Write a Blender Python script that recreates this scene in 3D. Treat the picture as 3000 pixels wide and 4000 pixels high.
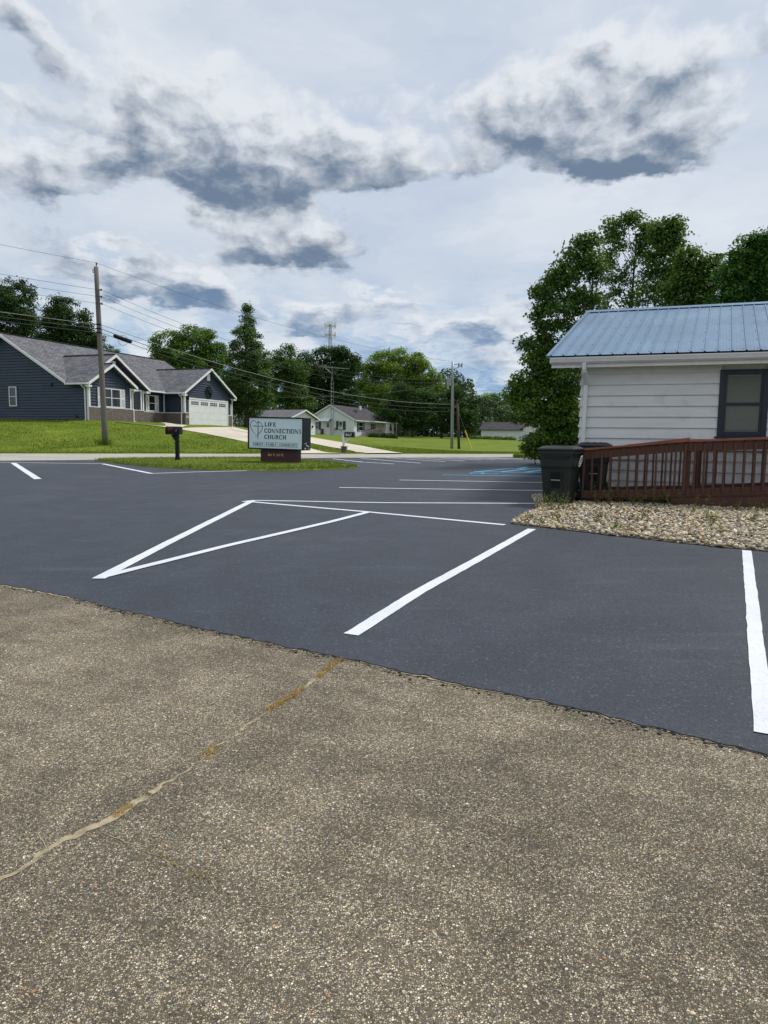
import bpy, math, random
import numpy as np
from mathutils import Vector, Matrix

for o in list(bpy.data.objects):
    bpy.data.objects.remove(o)
scene = bpy.context.scene
COL = scene.collection
rnd = random.Random(7)
nr = np.random.default_rng(11)

# ------------------------------------------------------------------ camera
FOCAL = 2700.0                      # focal length in photograph pixels (3000 x 4000)
PITCH = math.atan((2000 - 1715) / FOCAL)
ROLL = 0.013
EYE = np.array([0.0, 0.0, 1.6])
_c, _s = math.cos(PITCH), math.sin(PITCH)
FW = np.array([0, _c, -_s]); UP0 = np.array([0, _s, _c]); RT0 = np.array([1.0, 0, 0])
RT = math.cos(ROLL) * RT0 + math.sin(ROLL) * UP0
UP = -math.sin(ROLL) * RT0 + math.cos(ROLL) * UP0
cam = bpy.data.cameras.new('camera'); camo = bpy.data.objects.new('camera', cam); COL.objects.link(camo)
m = Matrix.Identity(4)
for i in range(3):
    m[i][0] = RT[i]; m[i][1] = UP[i]; m[i][2] = -FW[i]; m[i][3] = EYE[i]
camo.matrix_world = m
cam.sensor_fit = 'VERTICAL'; cam.sensor_height = 36.0; cam.sensor_width = 27.0
cam.lens = 36.0 * FOCAL / 4000.0
cam.clip_start = 0.05; cam.clip_end = 6000
scene.camera = camo
scene.render.engine = 'CYCLES'
scene.cycles.max_bounces = 6; scene.cycles.diffuse_bounces = 3; scene.cycles.transmission_bounces = 3; scene.cycles.glossy_bounces = 2
scene.view_settings.view_transform = 'Standard'
scene.view_settings.look = 'None'
scene.view_settings.gamma = 1.0
scene.view_settings.exposure = 0.0
scene.view_settings.use_curve_mapping = False

def ray(px, py):
    return FW + RT * (px - 1500) / FOCAL - UP * (py - 2000) / FOCAL
def project(p):
    q = np.array(p, float) - EYE; z = q @ FW
    return 1500 + FOCAL * (q @ RT) / z, 2000 - FOCAL * (q @ UP) / z
SX, SY = .012, .024                 # the car park falls gently towards the viewer
def plane(x, y): return SX * x + SY * y
def lot(px, py, off=0.0):
    d = ray(px, py)
    t = (off - EYE[2]) / (d[2] - SX * d[0] - SY * d[1])
    return EYE + t * d
def depth(px, py, Y):
    d = ray(px, py); return EYE + d * Y / d[1]
def srgb(r, g, b):
    f = lambda c: ((c / 255 + .055) / 1.055) ** 2.4 if c > 10.3 else c / 255 / 12.92
    return (f(r), f(g), f(b), 1.0)

# ------------------------------------------------------------------ node helper
class NT:
    def __init__(s, tree):
        s.t = tree; s.n = tree.nodes; s.l = tree.links
    def new(s, typ, **kw):
        n = s.n.new(typ)
        for k, v in kw.items(): setattr(n, k, v)
        return n
    def put(s, node, idx, val):
        if val is None: return
        if hasattr(val, 'is_output') or isinstance(val, bpy.types.NodeSocket): s.l.new(val, node.inputs[idx])
        else: node.inputs[idx].default_value = val
    def math(s, op, a, b=None, c=None, clamp=False):
        n = s.new('ShaderNodeMath', operation=op, use_clamp=clamp)
        s.put(n, 0, a); s.put(n, 1, b); s.put(n, 2, c); return n.outputs[0]
    def vmath(s, op, a, b=None):
        n = s.new('ShaderNodeVectorMath', operation=op); s.put(n, 0, a); s.put(n, 1, b); return n.outputs[0]
    def noise(s, vec, scale, detail=4, rough=.55, dist=0, out='Fac'):
        n = s.new('ShaderNodeTexNoise'); s.put(n, 'Vector', vec)
        n.inputs['Scale'].default_value = scale; n.inputs['Detail'].default_value = detail
        n.inputs['Roughness'].default_value = rough; n.inputs['Distortion'].default_value = dist
        return n.outputs[out]
    def voro(s, vec, scale, feature='F1', rand=1.0):
        n = s.new('ShaderNodeTexVoronoi', feature=feature); s.put(n, 'Vector', vec)
        n.inputs['Scale'].default_value = scale; n.inputs['Randomness'].default_value = rand
        return n
    def ramp(s, fac, stops, interp='LINEAR'):
        n = s.new('ShaderNodeValToRGB'); s.put(n, 0, fac); r = n.color_ramp; r.interpolation = interp
        while len(r.elements) < len(stops): r.elements.new(.5)
        for e, (p, c) in zip(r.elements, stops):
            e.position = p; e.color = c if hasattr(c, '__len__') else (c, c, c, 1)
        return n.outputs[0]
    def mix(s, fac, a, b, blend='MIX'):
        n = s.new('ShaderNodeMix', data_type='RGBA', blend_type=blend)
        s.put(n, 0, fac); s.put(n, 6, a); s.put(n, 7, b); return n.outputs[2]
    def maprange(s, v, a, b, c=0.0, d=1.0, smooth=True):
        n = s.new('ShaderNodeMapRange', interpolation_type='SMOOTHSTEP' if smooth else 'LINEAR')
        s.put(n, 0, v); s.put(n, 1, a); s.put(n, 2, b); s.put(n, 3, c); s.put(n, 4, d); return n.outputs[0]
    def sep(s, v):
        n = s.new('ShaderNodeSeparateXYZ'); s.put(n, 0, v); return n.outputs
    def comb(s, x, y, z):
        n = s.new('ShaderNodeCombineXYZ'); s.put(n, 0, x); s.put(n, 1, y); s.put(n, 2, z); return n.outputs[0]

# ------------------------------------------------------------------ sky and sun
SUN_DIR = Vector((.50, .22, .84)).normalized()
world = bpy.data.worlds.new('World'); scene.world = world; world.use_nodes = True
W = NT(world.node_tree); W.n.clear()
sky = W.new('ShaderNodeTexSky', sky_type='NISHITA'); sky.sun_disc = False
sky.sun_elevation = math.asin(SUN_DIR.z); sky.sun_rotation = math.atan2(SUN_DIR.x, SUN_DIR.y)
dirv = W.new('ShaderNodeTexCoord').outputs['Generated']
x, y, z = W.sep(dirv)
az = W.math('ARCTAN2', x, y); el = W.math('ARCSINE', z)
# banks of cloud: direction (azimuth, elevation in radians), half sizes, weight
BANKS = []
for (px, py, rx, ry, w) in [
        (640, 420, 210, 130, .75), (1010, 560, 330, 150, 1.15), (1250, 680, 300, 85, 1.0), (430, 330, 200, 100, .6), (830, 690, 200, 70, .8),
        (2440, 420, 240, 180, .95), (2450, 610, 230, 90, 1.05), (2000, 470, 330, 150, .8), (2150, 300, 250, 100, .45),
        (130, 700, 190, 110, 1.0), (1010, 950, 330, 75, 1.0), (1250, 900, 150, 60, .5), (30, 80, 110, 60, .8), (420, 40, 90, 60, .6),
        (2960, 60, 160, 60, .4), (60, 370, 60, 40, .5), (2020, 1010, 140, 45, .5), (490, 1050, 110, 60, .9), (230, 1080, 120, 40, .6), (740, 1130, 110, 50, .8), (2050, 1180, 120, 40, .5),
        (1500, 1165, 190, 45, .75), (1850, 1290, 330, 50, .9), (1150, 1230, 160, 50, .8), (700, 1150, 140, 60, .6), (1930, 1420, 220, 45, .8), (200, 1000, 200, 50, .4),
        (1700, 150, 500, 90, -.35), (1560, 860, 260, 120, -.7), (2300, 860, 500, 110, -.8), (380, 870, 240, 60, -.6), (600, 180, 250, 70, -.3)]:
    d = ray(px, py); d = d / np.linalg.norm(d)
    BANKS.append((math.atan2(d[0], d[1]), math.asin(d[2]), 1.20 * rx / FOCAL, 1.20 * ry / FOCAL, w))
def noise2(vx, vy, scale, detail, rough, out='Fac'):
    n = W.new('ShaderNodeTexNoise', noise_dimensions='2D'); W.l.new(W.comb(vx, vy, 0.0), n.inputs['Vector'])
    n.inputs['Scale'].default_value = scale; n.inputs['Detail'].default_value = detail; n.inputs['Roughness'].default_value = rough
    return n.outputs[out]
# a cloud layer at constant height: project the direction on a plane so that clouds flatten towards the horizon
rr = W.math('DIVIDE', 1.0, W.math('ADD', W.math('MAXIMUM', z, 0.0), .16))
cx_ = W.math('MULTIPLY', x, rr); cy_ = W.math('MULTIPLY', y, rr)
wx, wy, _wz = W.sep(noise2(cx_, cy_, 2.6, 5, .62, 'Color'))
wa = W.math('MULTIPLY_ADD', W.math('SUBTRACT', wx, .5), .15, W.math('ADD', az, -.012))
we = W.math('MULTIPLY_ADD', W.math('SUBTRACT', wy, .5), .10, el)
tot = 0.0; hgt = 0.0                # how much cloud, and how high within its bank
for (a0, e0, ra, re, w) in BANKS:
    da = W.math('MULTIPLY_ADD', wa, 1 / ra, -a0 / ra); de = W.math('MULTIPLY_ADD', we, 1 / re, -e0 / re)
    q = W.math('MULTIPLY_ADD', da, da, W.math('MULTIPLY', de, de))
    g = W.math('MULTIPLY', W.math('POWER', .38, q), w)
    tot = W.math('ADD', tot, g)
    if w > 0: hgt = W.math('MULTIPLY_ADD', g, de, hgt)
# in every other direction the same kind of banks come from noise alone
side = W.maprange(W.math('ABSOLUTE', az), .62, .95, 0.0, 1.0); high = W.maprange(el, .50, .72, 0.0, 1.0)
tot = W.math('ADD', tot, W.math('MULTIPLY', W.math('MAXIMUM', side, high), W.maprange(noise2(cx_, cy_, .95, 2, .5), .47, .70, -.2, 1.0)))
rel = W.math('DIVIDE', hgt, W.math('MAXIMUM', tot, .25))
# billows: the same noise here and a little higher up gives their lit tops and shaded undersides
sa = W.math('MULTIPLY_ADD', az, 14.0, W.math('MULTIPLY', wx, .9)); sel = W.math('MULTIPLY_ADD', el, 20.0, W.math('MULTIPLY', wy, .9))
n0 = noise2(sa, sel, 1.0, 8, .57)
n1 = noise2(W.math('ADD', sa, .12), W.math('ADD', sel, .30), 1.0, 5, .54)
emb = W.math('SUBTRACT', n0, n1)
K = 10.0                            # background strength is 0.1
def cl(r, g, b): c = srgb(r, g, b); return (c[0] * K, c[1] * K, c[2] * K, 1)
cov = W.math('MULTIPLY_ADD', W.math('SUBTRACT', n0, .5), 1.4, tot)
alpha = W.maprange(cov, .24, .74)
veiln = noise2(W.math('MULTIPLY_ADD', az, 3.0, wx), W.math('MULTIPLY', el, 6.0), 1.0, 6, .58)
veil = W.ramp(veiln, [(.30, cl(198, 210, 227)), (.50, cl(212, 221, 233)), (.70, cl(226, 232, 240))])
# broken cumulus and blue gaps low over the horizon
lown = noise2(W.math('MULTIPLY_ADD', az, 10.0, W.math('MULTIPLY', wx, 1.2)), W.math('MULTIPLY_ADD', el, 21.0, W.math('MULTIPLY', wy, 1.5)), 1.0, 8, .55)
lowc = W.ramp(lown, [(.32, cl(116, 156, 202)), (.45, cl(172, 198, 224)), (.54, cl(214, 223, 233)), (.66, cl(236, 239, 243))])
lowmask = W.maprange(el, .06, .27, 1.0, 0.0)
base = W.mix(W.math('MULTIPLY', lowmask, .92), veil, lowc)
# inside a cloud: bright billowing crown, dark level underside
sh = W.math('MULTIPLY_ADD', rel, -.85, W.math('MULTIPLY', W.math('SUBTRACT', n0, .5), 1.1))
sh = W.math('MULTIPLY_ADD', emb, -2.6, sh)
sh = W.math('MULTIPLY_ADD', W.maprange(cov, .35, 1.2), .35, sh)
dk = W.maprange(sh, -.45, 1.02)
darkc = W.mix(lowmask, cl(110, 128, 150), cl(112, 148, 190))
body = W.mix(dk, cl(234, 238, 243), darkc)
cloud = W.mix(alpha, base, body)
col = W.mix(.92, sky.outputs[0], cloud)
col = W.mix(W.maprange(z, -.02, 0.0), cl(95, 105, 85), col)
bg = W.new('ShaderNodeBackground'); W.l.new(col, bg.inputs[0]); bg.inputs[1].default_value = .1
wo = W.new('ShaderNodeOutputWorld'); W.l.new(bg.outputs[0], wo.inputs[0])
world.cycles.sampling_method = 'MANUAL'; world.cycles.sample_map_resolution = 512

sl = bpy.data.lights.new('sun', 'SUN'); sl.energy = 3.0; sl.angle = math.radians(11); sl.color = (1, .965, .91)
so = bpy.data.objects.new('sun', sl); COL.objects.link(so)
so.rotation_euler = (-SUN_DIR).to_track_quat('-Z', 'Y').to_euler(); so.location = (20, 10, 40)

# ------------------------------------------------------------------ objects and meshes
def tag(o, label=None, cat=None, group=None, kind=None):
    if label: o['label'] = label
    if cat: o['category'] = cat
    if group: o['group'] = group
    if kind: o['kind'] = kind
    return o
def empty(name, loc, rz=0.0, label=None, cat=None, group=None):
    o = bpy.data.objects.new(name, None); COL.objects.link(o)
    o.location = loc; o.rotation_euler = (0, 0, rz); o.empty_display_size = .2
    return tag(o, label, cat, group)
def copy_tree(o, parent=None):
    c = o.copy(); COL.objects.link(c); c.parent = parent
    for ch in list(o.children): copy_tree(ch, c)
    return c
def nrm(v):
    v = np.array(v, float); return v / (np.linalg.norm(v) + 1e-12)
class MB:
    def __init__(s): s.v = []; s.f = []; s.m = []
    def face(s, pts, mi=0):
        i = len(s.v); s.v += [tuple(map(float, p)) for p in pts]; s.f.append(tuple(range(i, i + len(pts)))); s.m.append(mi); return s
    def box(s, x0, x1, y0, y1, z0, z1, mi=0):
        i = len(s.v)
        s.v += [(x, y, z) for z in (z0, z1) for (x, y) in ((x0, y0), (x1, y0), (x1, y1), (x0, y1))]
        for f in ((3, 2, 1, 0), (4, 5, 6, 7), (0, 1, 5, 4), (1, 2, 6, 5), (2, 3, 7, 6), (3, 0, 4, 7)):
            s.f.append(tuple(i + k for k in f)); s.m.append(mi)
        return s
    def hexa(s, low, high, mi=0):
        i = len(s.v); n = len(low); s.v += [tuple(map(float, p)) for p in list(low) + list(high)]
        s.f.append(tuple(i + k for k in reversed(range(n)))); s.m.append(mi)
        s.f.append(tuple(i + n + k for k in range(n))); s.m.append(mi)
        for k in range(n):
            j = (k + 1) % n; s.f.append((i + k, i + j, i + n + j, i + n + k)); s.m.append(mi)
        return s
    def beam(s, p, q, w, h, up=(0, 0, 1), mi=0):
        p = np.array(p, float); q = np.array(q, float); d = nrm(q - p)
        a = np.cross(d, up); a = nrm(a) if np.linalg.norm(a) > 1e-6 else np.array([1., 0, 0]); b = np.cross(a, d)
        o = [(-w / 2, -h / 2), (w / 2, -h / 2), (w / 2, h / 2), (-w / 2, h / 2)]
        return s.hexa([p + a * u + b * v for u, v in o], [q + a * u + b * v for u, v in o], mi)
    def tube(s, pts, rad, n=8, mi=0, cap=True):
        pts = [np.array(p, float) for p in pts]
        if not hasattr(rad, '__len__'): rad = [rad] * len(pts)
        base = len(s.v); ref = np.array([0.31, .22, .92])
        for k, p in enumerate(pts):
            d = nrm(pts[min(k + 1, len(pts) - 1)] - pts[max(k - 1, 0)])
            if abs(d @ ref) > .97: ref = np.array([1., .1, 0])
            a = nrm(np.cross(d, ref)); b = np.cross(d, a)
            for j in range(n):
                t = 2 * math.pi * j / n; s.v.append(tuple(p + (a * math.cos(t) + b * math.sin(t)) * rad[k]))
        for k in range(len(pts) - 1):
            for j in range(n):
                j2 = (j + 1) % n
                s.f.append((base + k * n + j, base + k * n + j2, base + (k + 1) * n + j2, base + (k + 1) * n + j)); s.m.append(mi)
        if cap:
            s.f.append(tuple(base + j for j in reversed(range(n)))); s.m.append(mi)
            s.f.append(tuple(base + (len(pts) - 1) * n + j for j in range(n))); s.m.append(mi)
        return s
    def lathe(s, prof, c=(0, 0, 0), n=16, mi=0):
        return s.tube([(c[0], c[1], c[2] + z) for r, z in prof], [r for r, z in prof], n, mi)
    def build(s, name, mats, parent=None, smooth=False, bevel=0.0, loc=None):
        me = bpy.data.meshes.new(name); me.from_pydata(s.v, [], s.f)
        if not isinstance(mats, (list, tuple)): mats = [mats]
        for mt in mats: me.materials.append(mt)
        if len(mats) > 1: me.polygons.foreach_set('material_index', s.m)
        if smooth: me.polygons.foreach_set('use_smooth', [True] * len(me.polygons))
        me.update()
        o = bpy.data.objects.new(name, me); COL.objects.link(o)
        if parent: o.parent = parent
        if loc is not None: o.location = loc
        if bevel:
            b = o.modifiers.new('bevel', 'BEVEL'); b.width = bevel; b.segments = 2; b.limit_method = 'ANGLE'
        return o
def mesh_np(name, verts, loops, nper, mats, parent=None, col=None, smooth=False):
    """verts (N,3), faces of nper vertices each, optional per-vertex colour"""
    me = bpy.data.meshes.new(name); nf = len(loops) // nper
    me.vertices.add(len(verts)); me.vertices.foreach_set('co', np.asarray(verts, np.float32).ravel())
    me.loops.add(len(loops)); me.loops.foreach_set('vertex_index', np.asarray(loops, np.int32))
    me.polygons.add(nf); me.polygons.foreach_set('loop_start', np.arange(nf, dtype=np.int32) * nper)
    me.polygons.foreach_set('loop_total', np.full(nf, nper, np.int32))
    if smooth: me.polygons.foreach_set('use_smooth', np.ones(nf, bool))
    if col is not None:
        a = me.color_attributes.new('tint', 'FLOAT_COLOR', 'POINT')
        c4 = np.ones((len(verts), 4), np.float32); c4[:, :3] = col; a.data.foreach_set('color', c4.ravel())
    for mt in (mats if isinstance(mats, (list, tuple)) else [mats]): me.materials.append(mt)
    me.update(calc_edges=True); me.validate()
    o = bpy.data.objects.new(name, me); COL.objects.link(o)
    if parent: o.parent = parent
    return o

# ------------------------------------------------------------------ materials
def mat(name, col, rough=.7, var=.12, vscale=3.0, bump=0.0, bscale=40.0, metal=0.0, spec=.5, streak=None, dirt=0.0, coat=0.0):
    mt = bpy.data.materials.new(name); mt.use_nodes = True; N = NT(mt.node_tree); N.n.clear()
    bs = N.new('ShaderNodeBsdfPrincipled'); out = N.new('ShaderNodeOutputMaterial'); N.l.new(bs.outputs[0], out.inputs[0])
    tc = N.new('ShaderNodeTexCoord').outputs['Object']
    v = tc
    if streak:
        mp = N.new('ShaderNodeMapping'); N.l.new(tc, mp.inputs[0]); mp.inputs['Scale'].default_value = streak; v = mp.outputs[0]
    n1 = N.noise(v, vscale, 6, .6)
    f = N.maprange(n1, .3, .7, 1 - var, 1 + var)
    c = N.mix(1.0, col, N.comb(f, f, f), 'MULTIPLY')
    if dirt:
        dn = N.maprange(N.noise(tc, vscale * 2.3, 7, .65, .6), .52, .72, 0.0, dirt)
        c = N.mix(dn, c, srgb(92, 84, 72))
    N.l.new(c, bs.inputs['Base Color'])
    r = N.maprange(n1, .3, .7, max(rough - .08, .02), min(rough + .08, 1))
    N.l.new(r, bs.inputs['Roughness'])
    bs.inputs['Metallic'].default_value = metal; bs.inputs['Specular IOR Level'].default_value = spec
    if coat: bs.inputs['Coat Weight'].default_value = coat
    if bump:
        b = N.new('ShaderNodeBump'); b.inputs['Strength'].default_value = bump; b.inputs['Distance'].default_value = .01
        N.l.new(N.noise(v, bscale, 5, .6), b.inputs['Height']); N.l.new(b.outputs[0], bs.inputs['Normal'])
    return mt
M = {}
M['white'] = mat('white_paint', srgb(222, 222, 222), .55, .05, 2.0, .15, 30, dirt=.12)
M['siding_white'] = mat('white_hardboard', srgb(219, 219, 217), .6, .05, 1.2, .25, 60, dirt=.16, streak=(1, 1, 5))
M['vinyl_white'] = mat('white_vinyl', srgb(214, 217, 218), .55, .05, .8, dirt=.18, streak=(1, 1, 4))
M['vinyl_blue'] = mat('blue_vinyl', srgb(41, 54, 72), .55, .07, .7, .1, 30, streak=(1, 1, 6))
M['navy'] = mat('navy_trim', srgb(20, 31, 43), .45, .1, 5, .1, 50)
M['black'] = mat('black_metal', srgb(14, 14, 17), .5, .15, 6, .08, 60, spec=.25)
M['black_plastic'] = mat('black_plastic', srgb(17, 17, 20), .5, .15, 6, .1, 90, spec=.25)
M['concrete'] = mat('pale_concrete', srgb(200, 190, 172), .9, .10, .35, .3, 40, dirt=.2)
M['road'] = mat('pale_road', srgb(166, 161, 151), .95, .10, .5, .35, 60, dirt=.2)
M['bark'] = mat('bark', srgb(78, 68, 56), .95, .3, 6, .8, 25, streak=(1, 1, .3))
M['polewood'] = mat('weathered_pole', srgb(104, 100, 93), .95, .2, 8, .6, 30, streak=(1, 1, .12))
M['polewood2'] = mat('brown_pole', srgb(74, 62, 52), .95, .2, 8, .6, 30, streak=(1, 1, .12))
M['galv'] = mat('galvanised', srgb(150, 153, 155), .5, .12, 8, metal=.6)
M['wire'] = mat('wire', srgb(38, 40, 42), .6)
M['wire_pale'] = mat('aluminium_wire', srgb(128, 132, 130), .5, metal=.3)
M['redwood'] = mat('red_stain', srgb(78, 43, 29), .6, .25, 5, .5, 40, streak=(.4, 1, 1), dirt=.15)
M['redcap'] = mat('red_stain_worn', srgb(134, 76, 52), .6, .35, 4, .5, 40, streak=(.3, 1, 1), dirt=.25)
M['cart'] = mat('dark_green_plastic', srgb(18, 28, 25), .45, .12, 4, .15, 160, dirt=.06)
M['cartlid'] = mat('dark_lid_plastic', srgb(24, 28, 30), .38, .12, 4, .15, 160, dirt=.10)
M['glass'] = mat('dark_glass', srgb(28, 34, 38), .06, .1, 1.5, spec=.8)
M['glass_pale'] = mat('window_glass', srgb(40, 46, 46), .06, .1, 1.5, spec=.8)
M['blind'] = mat('blind_slats', srgb(104, 108, 94), .6, .08, 3)
M['maroon'] = mat('maroon_base', srgb(66, 22, 32), .6, .15, 3, .2, 50)
M['signface'] = mat('sign_face', srgb(212, 229, 236), .35, .025, .8)
M['ink'] = mat('sign_ink', srgb(24, 26, 36), .5)
M['inkred'] = mat('emblem_red', srgb(92, 22, 38), .5)
M['gold'] = mat('gold_lettering', srgb(222, 190, 120), .5)
M['redflag'] = mat('flag_red', srgb(120, 22, 28), .5)
M['yellow'] = mat('yellow_guard', srgb(196, 160, 40), .5)
M['dirt'] = mat('soil', srgb(84, 74, 60), .95, .3, 4, .6, 30)
M['foundation'] = mat('foundation', srgb(120, 118, 112), .9, .12, 2, .3, 30)
M['brown_panel'] = mat('brown_panel', srgb(88, 58, 48), .7)
M['greydeck'] = mat('grey_decking', srgb(110, 98, 92), .8, .2, 4)
M['block'] = mat('grey_block', srgb(92, 92, 92), .9, .15, 6, .4, 30)

def special(name):
    mt = bpy.data.materials.new(name); mt.use_nodes = True; N = NT(mt.node_tree); N.n.clear()
    bs = N.new('ShaderNodeBsdfPrincipled'); out = N.new('ShaderNodeOutputMaterial'); N.l.new(bs.outputs[0], out.inputs[0])
    tc = N.new('ShaderNodeTexCoord').outputs['Object']
    return mt, N, bs, tc, out
def setbump(N, bs, h, st, dist=.01):
    b = N.new('ShaderNodeBump'); b.inputs['Strength'].default_value = st; b.inputs['Distance'].default_value = dist
    N.l.new(h, b.inputs['Height']); N.l.new(b.outputs[0], bs.inputs['Normal'])

# fresh sealcoat
mt, N, bs, tc, _o = special('sealcoat'); M['seal'] = mt
big = N.noise(tc, .22, 5, .6, .8); mid = N.noise(tc, 2.2, 6, .6); fine = N.noise(tc, 62, 5, .75)
c = N.ramp(big, [(.3, srgb(43, 48, 57)), (.55, srgb(50, 55, 64)), (.75, srgb(63, 67, 75))])
sw = N.new('ShaderNodeMapping'); N.l.new(tc, sw.inputs[0]); sw.inputs['Rotation'].default_value = (0, 0, .35); sw.inputs['Scale'].default_value = (.12, 1.2, 1)
swn = N.maprange(N.noise(sw.outputs[0], 1.0, 6, .62, .7), .58, .80, 0.0, .10)
c = N.mix(swn, c, srgb(92, 95, 102))
sw2 = N.new('ShaderNodeMapping'); N.l.new(tc, sw2.inputs[0]); sw2.inputs['Rotation'].default_value = (0, 0, -.15); sw2.inputs['Scale'].default_value = (.05, .9, 1)
seam = N.maprange(N.math('ABSOLUTE', N.math('SUBTRACT', N.noise(sw2.outputs[0], 1.0, 3, .5, .4), .5)), .003, .010, .10, 0.0)
c = N.mix(N.math('MULTIPLY', seam, N.maprange(N.noise(tc, .5, 3, .5), .45, .6)), c, srgb(104, 106, 112))
dust = N.maprange(N.noise(tc, .12, 5, .65, 1.0), .55, .75, 0.0, .30); c = N.mix(dust, c, srgb(104, 104, 106))
f = N.maprange(mid, .3, .7, .86, 1.14); c = N.mix(1.0, c, N.comb(f, f, f), 'MULTIPLY')
f = N.maprange(fine, .3, .7, .50, 1.60); c = N.mix(1.0, c, N.comb(f, f, f), 'MULTIPLY')
vs = N.voro(tc, 70); spk = N.maprange(N.sep(vs.outputs['Color'])[0], .94, .98, 0.0, .22)
c = N.mix(spk, c, srgb(135, 135, 138))
N.l.new(c, bs.inputs['Base Color']); N.l.new(N.maprange(big, .3, .7, .52, .72), bs.inputs['Roughness'])
bs.inputs['Specular IOR Level'].default_value = .35
setbump(N, bs, N.math('ADD', fine, N.math('MULTIPLY', N.noise(tc, 220, 2, .6), .6)), .55, .006)

# old chip-seal pavement: stones bedded in dark binder
mt, N, bs, tc, _o = special('old_chipseal'); M['old'] = mt
wv = N.vmath('ADD', tc, N.vmath('SCALE', N.noise(tc, 60, 2, .5, 0, 'Color'), None))
wv.node.inputs[1].links[0].from_node.inputs[3].default_value = .006
v1 = N.voro(wv, 150); v1e = N.voro(wv, 150, 'DISTANCE_TO_EDGE')
r1, g1, b1 = N.sep(v1.outputs['Color'])
stone = N.ramp(r1, [(0, srgb(80, 76, 70)), (.12, srgb(112, 104, 92)), (.34, srgb(142, 132, 114)), (.5, srgb(164, 151, 127)), (.66, srgb(142, 137, 127)), (.82, srgb(184, 171, 146)), (.95, srgb(206, 198, 184)), (.985, srgb(166, 128, 90))], 'CONSTANT')
f = N.maprange(g1, 0, 1, .75, 1.2, False); stone = N.mix(1.0, stone, N.comb(f, f, f), 'MULTIPLY')
binder = srgb(86, 79, 66)
e1 = N.maprange(v1e.outputs['Distance'], .02, .16)
sunk = N.maprange(b1, .12, .26)                                  # some stones are gone and show binder
c = N.mix(N.math('MULTIPLY', e1, sunk), binder, stone)
v2 = N.voro(wv, 62); v2d = N.maprange(v2.outputs['Distance'], .30, .40, 1.0, 0.0)
r2, g2, b2 = N.sep(v2.outputs['Color'])
bigst = N.math('MULTIPLY', v2d, N.maprange(g2, .90, .92))
bc = N.ramp(r2, [(0, srgb(82, 80, 78)), (.3, srgb(150, 138, 115)), (.55, srgb(186, 176, 156)), (.8, srgb(205, 202, 196)), (.97, srgb(165, 120, 80))], 'CONSTANT')
c = N.mix(bigst, c, bc)
patch = N.noise(tc, .75, 6, .62, .5); patch2 = N.noise(tc, 3.2, 5, .6)
f = N.maprange(patch, .36, .66, 1.02, 1.60); c = N.mix(1.0, c, N.comb(N.math('MULTIPLY', f, 1.0), N.math('MULTIPLY', f, .985), N.math('MULTIPLY', f, .95)), 'MULTIPLY')
f = N.maprange(patch2, .3, .7, .86, 1.14); c = N.mix(1.0, c, N.comb(f, f, f), 'MULTIPLY')
vb = N.voro(N.vmath('ADD', tc, N.vmath('SCALE', N.noise(tc, 9, 3, .6, 0, 'Color'), None)), .9)
vb.inputs['Vector'].links[0].from_node.inputs[1].links[0].from_node.inputs[3].default_value = .12
spots = N.math('MULTIPLY', N.math('MULTIPLY', N.maprange(vb.outputs['Distance'], .020, .034, 1.0, 0.0), .8), N.maprange(N.noise(tc, 40, 3, .6), .45, .6))
c = N.mix(spots, c, srgb(38, 37, 38))
rs = N.math('MULTIPLY', N.maprange(N.noise(tc, 2.6, 3, .5), .70, .76), .35); c = N.mix(rs, c, srgb(120, 84, 46))
N.l.new(c, bs.inputs['Base Color']); bs.inputs['Roughness'].default_value = .88; bs.inputs['Specular IOR Level'].default_value = .3
h = N.math('ADD', N.math('MULTIPLY', e1, sunk), N.math('MULTIPLY', bigst, .8)); h = N.math('ADD', h, N.math('MULTIPLY', N.noise(tc, 300, 2, .5), .3))
setbump(N, bs, h, .9, .006)

# road paint, slightly worn at the rim
def paint(name, colr, other):
    mt, N, bs, tc, _o = special(name)
    n = N.noise(tc, 55, 4, .7); c = N.ramp(n, [(.28, other), (.43, colr), (.8, colr)])
    f = N.maprange(N.noise(tc, 2.5, 5, .6), .3, .7, .93, 1.04); c = N.mix(1.0, c, N.comb(f, f, f), 'MULTIPLY')
    N.l.new(c, bs.inputs['Base Color']); bs.inputs['Roughness'].default_value = .6
    setbump(N, bs, N.noise(tc, 90, 4, .7), .5, .006); return mt
M['paint'] = paint('white_road_paint', srgb(216, 219, 224), srgb(150, 153, 160))
M['bluepaint'] = paint('blue_road_paint', srgb(96, 184, 228), srgb(84, 166, 212))

# lawns
def lawn_mat(name, a, b, d):
    mt, N, bs, tc, _o = special(name)
    n = N.noise(tc, .35, 6, .6, .4); fine = N.noise(tc, 14, 5, .7)
    mp = N.new('ShaderNodeMapping'); N.l.new(tc, mp.inputs[0]); mp.inputs['Scale'].default_value = (.5, 3.0, 1); mp.inputs['Rotation'].default_value = (0, 0, -.3)
    st = N.noise(mp.outputs[0], 1.6, 4, .6)
    c = N.ramp(N.math('ADD', N.math('MULTIPLY', n, .6), N.math('MULTIPLY', st, .4)), [(.34, a), (.5, b), (.68, d)])
    f = N.maprange(fine, .25, .75, .55, 1.45); c = N.mix(1.0, c, N.comb(f, f, f), 'MULTIPLY')
    N.l.new(c, bs.inputs['Base Color']); bs.inputs['Roughness'].default_value = .9; bs.inputs['Specular IOR Level'].default_value = .15
    setbump(N, bs, fine, 1.0, .05); return mt
M['lawn'] = lawn_mat('mown_lawn', srgb(78, 96, 24), srgb(100, 118, 32), srgb(128, 138, 48))

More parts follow.
